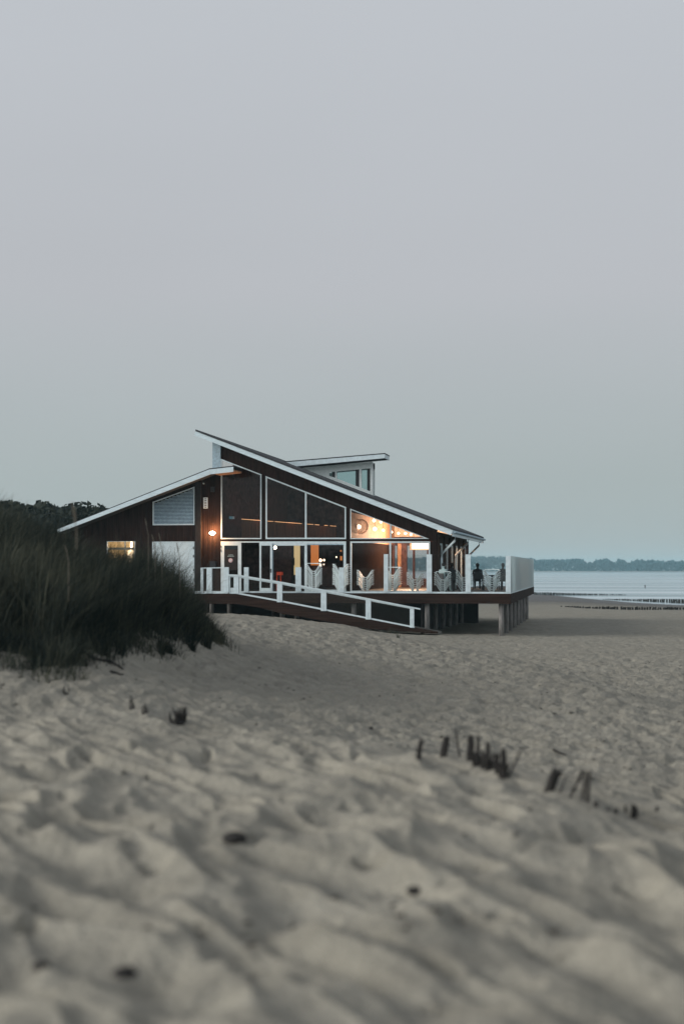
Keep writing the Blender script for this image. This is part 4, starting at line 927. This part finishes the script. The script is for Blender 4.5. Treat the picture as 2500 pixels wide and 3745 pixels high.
def person(x, y, rz, label, shirt, lean=0.08, look=0.0):
    o = bpy.data.objects.new('person', None); COL.objects.link(o); o.location = (x, y, FLOOR); o.rotation_euler = (0, 0, rz); tag(o, label, 'person')
    # joints of a seated figure facing +y, hips on a 0.46 m seat
    J = [((0, 0, .55), .15), ((0, -.02 + lean * .3, .75), .135), ((0, lean, .95), .165), ((0, lean * 1.1, 1.06), .06), ((0, lean * 1.25 + .02, 1.14), .055),
         ((0, lean * 1.3 + .03, 1.22), .095), ((0, lean * 1.3 + .02, 1.30), .08),
         ((.10, .05, .53), .095), ((.12, .42, .52), .07), ((.13, .47, .10), .045), ((.13, .60, .05), .04),
         ((-.10, .05, .53), .095), ((-.12, .42, .52), .07), ((-.13, .47, .10), .045), ((-.13, .60, .05), .04),
         ((.18, lean, 1.0), .06), ((.24, lean + .06, .76), .045), ((.17, lean + .27, .70), .036), ((.15, lean + .35, .70), .03),
         ((-.18, lean, 1.0), .06), ((-.24, lean + .06, .76), .045), ((-.17, lean + .27, .70), .036), ((-.15, lean + .35, .70), .03)]
    E = [(0, 1), (1, 2), (2, 3), (3, 4), (4, 5), (5, 6), (0, 7), (7, 8), (8, 9), (9, 10), (0, 11), (11, 12), (12, 13), (13, 14), (2, 15), (15, 16), (16, 17), (17, 18), (2, 19), (19, 20), (20, 21), (21, 22)]
    J = [list(j) for j in J]
    def fingers(base, side):
        for q in range(5):
            a = (q - 2) * .014; ln = (.045, .07, .075, .07, .055)[q]
            b0 = len(J); bx_, by_, bz_ = J[base][0]
            J.append([(bx_ + a * side - (.03 * side if q == 0 else 0), by_ + .045 - (.025 if q == 0 else 0), bz_), .010]); J.append([(bx_ + a * side * 1.3 - (.045 * side if q == 0 else 0), by_ + .045 + ln * .6, bz_ - .008), .009]); J.append([(bx_ + a * side * 1.4 - (.045 * side if q == 0 else 0), by_ + .045 + ln, bz_ - .03), .008])
            E.extend([(base, b0), (b0, b0 + 1), (b0 + 1, b0 + 2)])
    fingers(18, 1); fingers(22, -1)
    me = bpy.data.meshes.new('body'); me.from_pydata([j[0] for j in J], E, []); bo = bpy.data.objects.new('body', me); COL.objects.link(bo); bo.parent = o
    me.materials.append(shirt)
    sk = bo.modifiers.new('skin', 'SKIN'); sk.use_smooth_shade = True
    for i, v in enumerate(me.skin_vertices[0].data): v.radius = (J[i][1], J[i][1] * (.72 if i in (0, 1, 2) else 1)); v.use_root = (i == 0)
    sb = bo.modifiers.new('sub', 'SUBSURF'); sb.levels = 1; sb.render_levels = 1
    hy = lean * 1.3 + .03
    def pt_(mb, nm, m):
        mm = bpy.data.meshes.new(nm); mm.from_pydata(mb.v, [], mb.f); mm.materials.append(m); mm.polygons.foreach_set('use_smooth', [True] * len(mm.polygons)); q = bpy.data.objects.new(nm, mm); COL.objects.link(q); q.parent = o
    pt_(MB().ball((0, hy + .012, 1.235), .088, 12, (.86, 1.05, 1.2)), 'head', M['skin'])
    pt_(MB().ball((0, hy - .012, 1.262), .098, 12, (.9, 1.02, 1.05)), 'hair', M['hair'])
    pt_(MB().add([(-.013, hy + .1, 1.21), (.013, hy + .1, 1.21), (0, hy + .125, 1.213), (0, hy + .1, 1.25)], [(0, 1, 2), (1, 3, 2), (0, 2, 3)]), 'nose', M['skin'])
    for s in (-1, 1): pt_(MB().ball((s * .078, hy + .005, 1.235), .025, 6, (.4, .8, 1.1)), 'ear', M['skin'])
PEO = [(1745, 72.5, .1, 'person in dark coat sitting with back turned, left of the rightmost chair stack', M['cloth']), (1836, 72.3, -.15, 'person in dark clothes sitting next to the frosted end screen', M['cloth']), (1616, 65.2, -.5, 'person in pale top seated at the building corner behind chair stack', M['palecloth']), (1655, 66.6, .7, 'dark-clothed person seated by the side windows, between two stacks', M['cloth'])]
for px, Y, rz, lb, sh in PEO:
    x = PX(px, Y); person(x, Y, rz, lb, sh); dark_chair(x + .0, Y - .02, rz, 'dark chair under the ' + lb.split(' sitting')[0].split(' seated')[0].replace('person', 'figure') + (' on the left' if px in (1655, 1745) else ' at the end'))
def table(px, Y, w_, lb):
    x = PX(px, Y); o = thing('terrace_table', (x, Y, FLOOR), lb, 'table', 'dark tables on the terrace')
    b = MB()
    for i in range(5): b.box(x - w_ / 2, x + w_ / 2, Y - .4 + i * .16, Y - .26 + i * .16, FLOOR + .71, FLOOR + .745)
    b.build('table_top', M['black'], o)
    for a in (-1, 1):
        for c_ in (-1, 1): MB().box(x + a * (w_ / 2 - .1) - .03, x + a * (w_ / 2 - .1) + .03, Y + c_ * .3 - .03, Y + c_ * .3 + .03, FLOOR, FLOOR + .71).build('leg', M['black'], o)
table(1752, 73.4, 1.5, 'dark slatted table in front of the person with back turned'); table(1800, 70.8, 1.1, 'dark table top showing just above the rightmost chair stack'); table(1634, 66.4, .7, 'small dark table between the two people at the building corner')

# ------------------------------------------------------------------ groynes in the sea, marker pole
def gpost(x, y, zt_, r, lb, grp):
    z0 = min(gz(x, y), zt_ - .1) - .5
    b = MB(); b.tube([(x, y, z0), (x + random.uniform(-.04, .04), y, (z0 + zt_) / 2 + .2), (x + random.uniform(-.05, .05), y, zt_)], r, 7, r * .85)
    o = b.build('groyne_post', M['oldwood'], None, False, at=(x, y, z0)); tag(o, lb, 'post', grp)
px = 1952
while px < 2290:
    t = 236 + random.uniform(-.3, .3); x, y = at_t(px, t); zt_ = .52 * (1 - (px - 1952) / 400) + random.uniform(-.03, .03)
    if random.random() > .06: gpost(x, y, zt_, .12, 'thin dark groyne post in the farthest row, beyond the end of the terrace', 'far row of groyne posts')
    px += random.choice((5.0, 5.6, 6.2))
px = 2205
while px < 2620:
    f_ = (px - 2205) / 295; t = 203 - 23 * f_; x, y = at_t(px, t); top_ = EYE - (2191.5 + random.uniform(-1, 1) - 2078) / F * t
    if random.random() > .05: gpost(x, y, top_, .12, 'tall dark groyne post standing in the shallow water at the right', 'middle row of groyne posts')
    px += random.choice((5.5, 6.5, 7.5, 8.5)) - (3 if 2330 < px < 2400 and random.random() > .6 else 0)
px = 2052
while px < 2560:
    x, y = hit(px, np.interp(px, [2052, 2150, 2300, 2560], [2219, 2226, 2231, 2230])); h_ = np.interp(px, [2052, 2140, 2300, 2450, 2560], [.07, .15, .24, .22, .18]) * random.uniform(.8, 1.15)
    if random.random() > .07: gpost(x, y, gz(x, y) + h_, .095, 'short dark groyne stump half buried in the beach sand', 'near row of groyne stumps')
    px += random.choice((6.5, 7.5, 9, 11))
x, y = at_t(2357, 318); mk_ = thing('marker_pole', (x, y, -.8), 'single dark marker pole standing alone in the sea', 'pole')
MB().tube([(x, y, -.8), (x, y, .72)], .1, 8, .085).build('pole', M['oldwood'], mk_); MB().tube([(x, y, .50), (x, y, .72)], .14, 8).build('topmark', M['oldwood'], mk_)

# ------------------------------------------------------------------ broken fence pickets and debris on the near dune
S = lambda x, y: (x / 1.6165 + 1480, y / 1.6165 + 2650)
PK = [((75, 205), (95, 90), 24), ((228, 190), (245, 72), 34), ((325, 190), (300, 30), 9), ((385, 215), (388, 70), 34), ((425, 250), (432, 68), 18), ((462, 262), (466, 170), 20), ((490, 275), (490, 100), 22), ((545, 290), (546, 175), 22), ((575, 300), (582, 150), 30), ((600, 310), (692, 138), 11), ((835, 395), (888, 265), 36), ((862, 395), (920, 272), 16), ((905, 405), (955, 300), 8), ((965, 430), (1050, 272), 20), ((1045, 450), (1066, 275), 14), ((1075, 462), (1092, 272), 18), ((1130, 492), (1126, 458), 22), ((1205, 515), (1200, 488), 16), ((1245, 530), (1243, 500), 22), ((1300, 520), (1304, 480), 12), ((1360, 548), (1352, 480), 32), ((1480, 520), (1490, 495), 16)]
words = ['short upright dark picket, leftmost of the row', 'thick straight dark picket, second from the left', 'thin twig leaning left beyond the thick second picket', 'broad tall picket at the left of the big cluster', 'tall slim picket just right of the broad one in the big cluster', 'low stub filling the middle of the big cluster', 'slim upright picket in the middle of the big cluster', 'low stub right of the middle of the big cluster', 'stout picket at the right of the big cluster', 'thin stick leaning far right out of the big cluster', 'thick leaning picket, first of the right cluster', 'slim picket leaning close behind the thick leaning one', 'faint thin stick in the right cluster', 'long slanting picket in the right cluster', 'upright slim picket beside the long slanting one', 'last tall picket of the right cluster', 'low dark stub just right of the right cluster', 'tiny stub among the low stubs at the right', 'small rounded stub in the middle of the low stubs', 'thin low stub left of the black lump stub', 'black stout stub near the right end of the row', 'faint small stub at the far right end of the row']
for ((bx_, by_), (tx_, ty_), wd_), lb in zip(PK, words):
    bp_, tp_ = S(bx_, by_), S(tx_, ty_); x, y = hit(*bp_); x2 = PX(tp_[0], y); z1 = PZ(tp_[0], tp_[1], y); z0 = gz(x, y)
    z1 = max(z1, z0 + .03); r = wd_ / 1.6165 / F * y / 2 * 1.5
    p0 = Vector((x - (x2 - x) * .5, y, z0 - (z1 - z0) * .5 - .05)); p1 = Vector((x2, y + random.uniform(-.04, .04), z1)); d = p1 - p0
    b = MB(); pts = [p0 + d * q + Vector((random.uniform(-.2, .2), random.uniform(-.2, .2), 0)) * r for q in (0, .35, .6, .8, .94)] + [p1]
    b.tube(pts, r, 7, r * .72)
    o = b.build('fence_picket', M['oldwood'], None, False, at=(x, y, z0)); tag(o, lb, 'picket', 'broken fence pickets in the near dune')
def debris(name, px, py, wpx, hpx, lb, cat, n_=7, grp=None):
    x, y = hit(px, py); z = gz(x, y); s = wpx / F * y; h_ = hpx / F * y; b = MB()
    for _ in range(n_):
        a = random.uniform(-.5, .5) * s * .8; q = random.uniform(-.1, .1)
        pts = [(x + a * .5, y + q, z - .03), (x + a * .8 + random.uniform(-.1, .1) * s, y + q + random.uniform(-.2, .2) * s, z + h_ * random.uniform(.2, .5)), (x + a + random.uniform(-.3, .3) * s, y + q, z + h_ * random.uniform(.5, 1))]
        b.tube(pts, s * .12, 6, s * .03)
    b.ball((x, y, z), s * .33, 9, (1, 1, .6), .3)
    o = b.build(name, M['oldwood'], None, False, at=(x, y, z)); tag(o, lb, cat, grp)
debris('root_clump', 655, 2648, 72, 66, 'largest black root clump on the sand left of centre', 'root clump', 10, 'dark root clumps')
debris('root_clump', 535, 2608, 32, 46, 'small dark root clump left of the largest one', 'root clump', 5, 'dark root clumps')
debris('root_clump', 487, 2590, 28, 60, 'faint thin-stemmed root clump, two clumps left of the largest', 'root clump', 4, 'dark root clumps')
debris('root_clump', 242, 2540, 32, 36, 'lone dark stub of root at the left below the grass', 'root clump', 4, 'dark root clumps')
debris('root_clump', 1355, 2668, 30, 10, 'flat dark scrap of root on the slope above the pickets', 'root clump', 3, 'dark root clumps')
debris('root_clump', 1890, 3052, 26, 14, 'small dark scrap of root in front of the right pickets', 'root clump', 3, 'dark root clumps')
def lump(px, py, wpx, lb):
    x, y = hit(px, py); z = gz(x, y); s = wpx / F * y * 1.4; b = MB().ball((x, y, z), s / 2, 12, (1, 1.3, .5), .25)
    o = b.build('driftwood_lump', M['oldwood'], None, True, at=(x, y, z)); tag(o, lb, 'driftwood', 'dark lumps in the near sand')
for a_, c_, q_, lb_ in ((1748, 2795, 44, 'black tangle of roots between the first pickets of the big cluster'), (1795, 2815, 40, 'black tangle of roots between the middle pickets of the big cluster'), (1838, 2838, 36, 'black tangle of roots at the foot of the big cluster, rightmost')): debris('root_clump', a_, c_, q_ * 1.4, 60, lb_, 'root clump', 14, 'dark root clumps')
lump(858, 3068, 66, 'dark blurred lump in the foreground sand left of centre'); lump(455, 3562, 64, 'dark lump in the sand near the bottom left'); lump(150, 3535, 50, 'small dark lump at the lower left edge of the sand'); lump(1515, 3262, 44, 'small dark lump in the hollow right of centre'); lump(1440, 3315, 26, 'dark lump just below and left of the hollow right of centre')
lump(600, 2862, 0.1, 'x') if False else None
# curved root lying under the grass, short twig on the slope
pts = [(305, 2388), (325, 2402), (352, 2416), (382, 2422), (410, 2426), (432, 2440), (450, 2451)]
v_ = []
for q in pts:
    x, y = hit(*q); v_.append((x, y, gz(x, y) + .015))
o = MB().tube(v_, .028, 7, .012).build('driftwood_branch', M['oldwood'], None, True, at=v_[0]); tag(o, 'long curved dark branch lying on the sand below the grass', 'branch')
pts = [(405, 2460), (425, 2464), (440, 2470), (452, 2470)]; v_ = []
for q in pts:
    x, y = hit(*q); v_.append((x, y, gz(x, y) + .01))
o = MB().tube(v_, .02, 6, .01).build('driftwood_branch', M['oldwood'], None, True, at=v_[0]); tag(o, 'short dark twig below the long curved branch', 'branch')
pts = [(2022, 2750), (2045, 2760), (2068, 2768)]; v_ = []
for q in pts:
    x, y = hit(*q); v_.append((x, y, gz(x, y) + .02))
o = MB().tube(v_, .016, 6, .008).build('driftwood_branch', M['oldwood'], None, True, at=v_[0]); tag(o, 'thin twig lying on the slope behind the pickets', 'branch')

# uncountable dark scraps of dry weed and shell strewn over the slope
ND = 1500
dp = rng.uniform(-200, 2700, ND); dt = np.exp(rng.uniform(math.log(6), math.log(52), ND)); u = (dp - 1250) / F
dxx = (-SP + u * CP) * dt; dyy = (CP + u * SP) * dt
kp = (vnoise(dxx * .7, dyy * .45, 51) > .05) & ((dt > 14) | (rng.random(ND) < .25)); dxx, dyy, dt = dxx[kp], dyy[kp], dt[kp]
dz = EYE + base_h(dxx, dyy) + relief(dxx, dyy) + .006
Cd = np.stack([dxx, dyy, dz], -1)
Qd = []
for q_ in range(3):
    n_ = len(Cd); a = rng.normal(size=(n_, 3)) * np.array([1, 1, .35]); a /= np.linalg.norm(a, axis=1, keepdims=True)
    b = np.cross(a, rng.normal(size=(n_, 3))); b /= np.linalg.norm(b, axis=1, keepdims=True); sz = .012 + .03 * rng.random((n_, 1)) ** 2.5
    off = rng.normal(0, .008, (n_, 3)) * np.array([1, 1, .2]); Qd.append(np.stack([Cd + off - a * sz, Cd + off - b * sz * .4, Cd + off + a * sz, Cd + off + b * sz * .4], 1))
lit = strew('beach_litter', np.concatenate(Qd), None, M['litter']); tag(lit, 'scraps of dry weed and shell strewn over the sand slope', 'beach litter', None, 'stuff')

# small plants by the ramp, stray grass tufts, pale seed heads
def tuft(name, px, py, nb, ln_, lb, m, cat='plant', rad=.1, lean=.35, wind=0.0, grp=None):
    x, y = hit(px, py); P_, T_ = blades(np.array([x]), np.array([y]), nb, np.array([ln_]), rad, lean, wind, .007)
    o = strew(name, P_, None, m, T_); o.data.transform(Matrix.Translation((-x, -y, -gz(x, y)))); o.location = (x, y, gz(x, y)); tag(o, lb, cat, grp)
tuft('beach_weed', 885, 2243, 26, .34, 'pale wispy weed under the upper ramp, left one', M['weed'], rad=.12)
tuft('beach_weed', 915, 2244, 22, .40, 'pale wispy weed under the upper ramp, right one', M['weed'], rad=.08)
tuft('beach_weed', 1412, 2300, 50, .42, 'dark weed in front of the lower ramp, left one', M['marram'], rad=.12)
tuft('beach_weed', 1436, 2318, 50, .36, 'dark weed in front of the lower ramp, middle one', M['marram'], rad=.10)
tuft('beach_weed', 1456, 2333, 26, .25, 'small dark weed below the lower ramp, rightmost one', M['marram'], rad=.025)
TF = [(130, 2425, .45), (228, 2445, .5), (385, 2400, .4), (440, 2395, .4), (590, 2395, .4), (620, 2390, .35), (700, 2380, .45), (760, 2370, .4), (800, 2350, .25)]
for i, (a, c_, l_) in enumerate(TF):
    tuft('grass_tuft', a, c_, 60, l_, ['large dark grass tuft at the left edge of the clump', 'dark grass tuft with a black root at the foot of the clump', 'sparse tuft above the long curved branch', 'sparse tuft right of the long curved branch', 'low tuft beside a forked stem on the sand', 'forked little tuft on the sand right of the clump middle', 'thin tuft trailing at the right of the clump', 'outlying thin tuft low at the right', 'last small tuft towards the building'][i], M['marram'], 'grass tuft', .035, .4, .1, 'outlying grass tufts')
def seedhead(px, ytop, yhead, ybot, t, lb, wpx=12):
    x, y = at_t(px, t); X0, Y0 = at_t(px + 8, t); z = lambda py: EYE + (2078 - py) / F * t
    o = thing('grass_seed_head', (X0, Y0, z(ybot)), lb, 'seed head', 'pale seed heads above the grass')
    MB().tube([(X0, Y0, z(ybot)), (X0 + .0, Y0, z(yhead + 30)), (x + .01, y, z(yhead))], .006, 5).build('stalk', M['seed'], o)
    b = MB(); r = wpx / F * t / 2; p_ = [(x + .01, y, z(yhead)), (x + .012, y, z((yhead * .6 + ytop * .4))), (x, y, z(yhead * .25 + ytop * .75)), (x - .02, y, z(ytop))]
    for a in range(60):
        f_ = random.random() ** .8; q = Vector(p_[0]).lerp(Vector(p_[3]), f_); an = random.uniform(0, 6.28); rr = r * (1.1 - f_ * .7) * random.uniform(.3, 1)
        b.tube([q, q + Vector((math.cos(an) * rr, math.sin(an) * rr, .03))], .004, 4, .002)
    b.tube(p_, r * .45, 6, r * .15)
    b.build('seed_plume', M['seed'], o)
seedhead(272, 1846, 1910, 2010, 14.5, 'tall pale feathery seed head rising in front of the left roof end', 17)
seedhead(560, 1960, 1985, 2200, 25, 'thin seed head in front of the white service door, left', 5)
seedhead(585, 1955, 1985, 2200, 25, 'thin seed head in front of the white service door, middle', 4)
seedhead(650, 1990, 2020, 2200, 25.5, 'thin leaning seed head in front of the white service door, right', 5)
seedhead(535, 1900, 1930, 2150, 25, 'faint seed head standing against the brown wing wall', 4)
seedhead(243, 2000, 2025, 2200, 20, 'pale bent stalk in the grass below the tall seed head', 3)

# ------------------------------------------------------------------ haze over the whole scene
hz_ = MB().box(-1500, 1700, -40, 2600, -9, 20).build('haze', None or mat('haze_air', (1, 1, 1)), None)
hm = hz_.data.materials[0]; t = hm.node_tree; t.nodes.clear(); o_ = t.nodes.new('ShaderNodeOutputMaterial'); pv = t.nodes.new('ShaderNodeVolumePrincipled')
pv.inputs['Density'].default_value = .00026; pv.inputs['Color'].default_value = (.58, .90, 1.0, 1); pv.inputs['Anisotropy'].default_value = .0
t.links.new(pv.outputs[0], o_.inputs['Volume']); tag(hz_, 'thin bluish evening haze', 'haze', None, 'stuff')
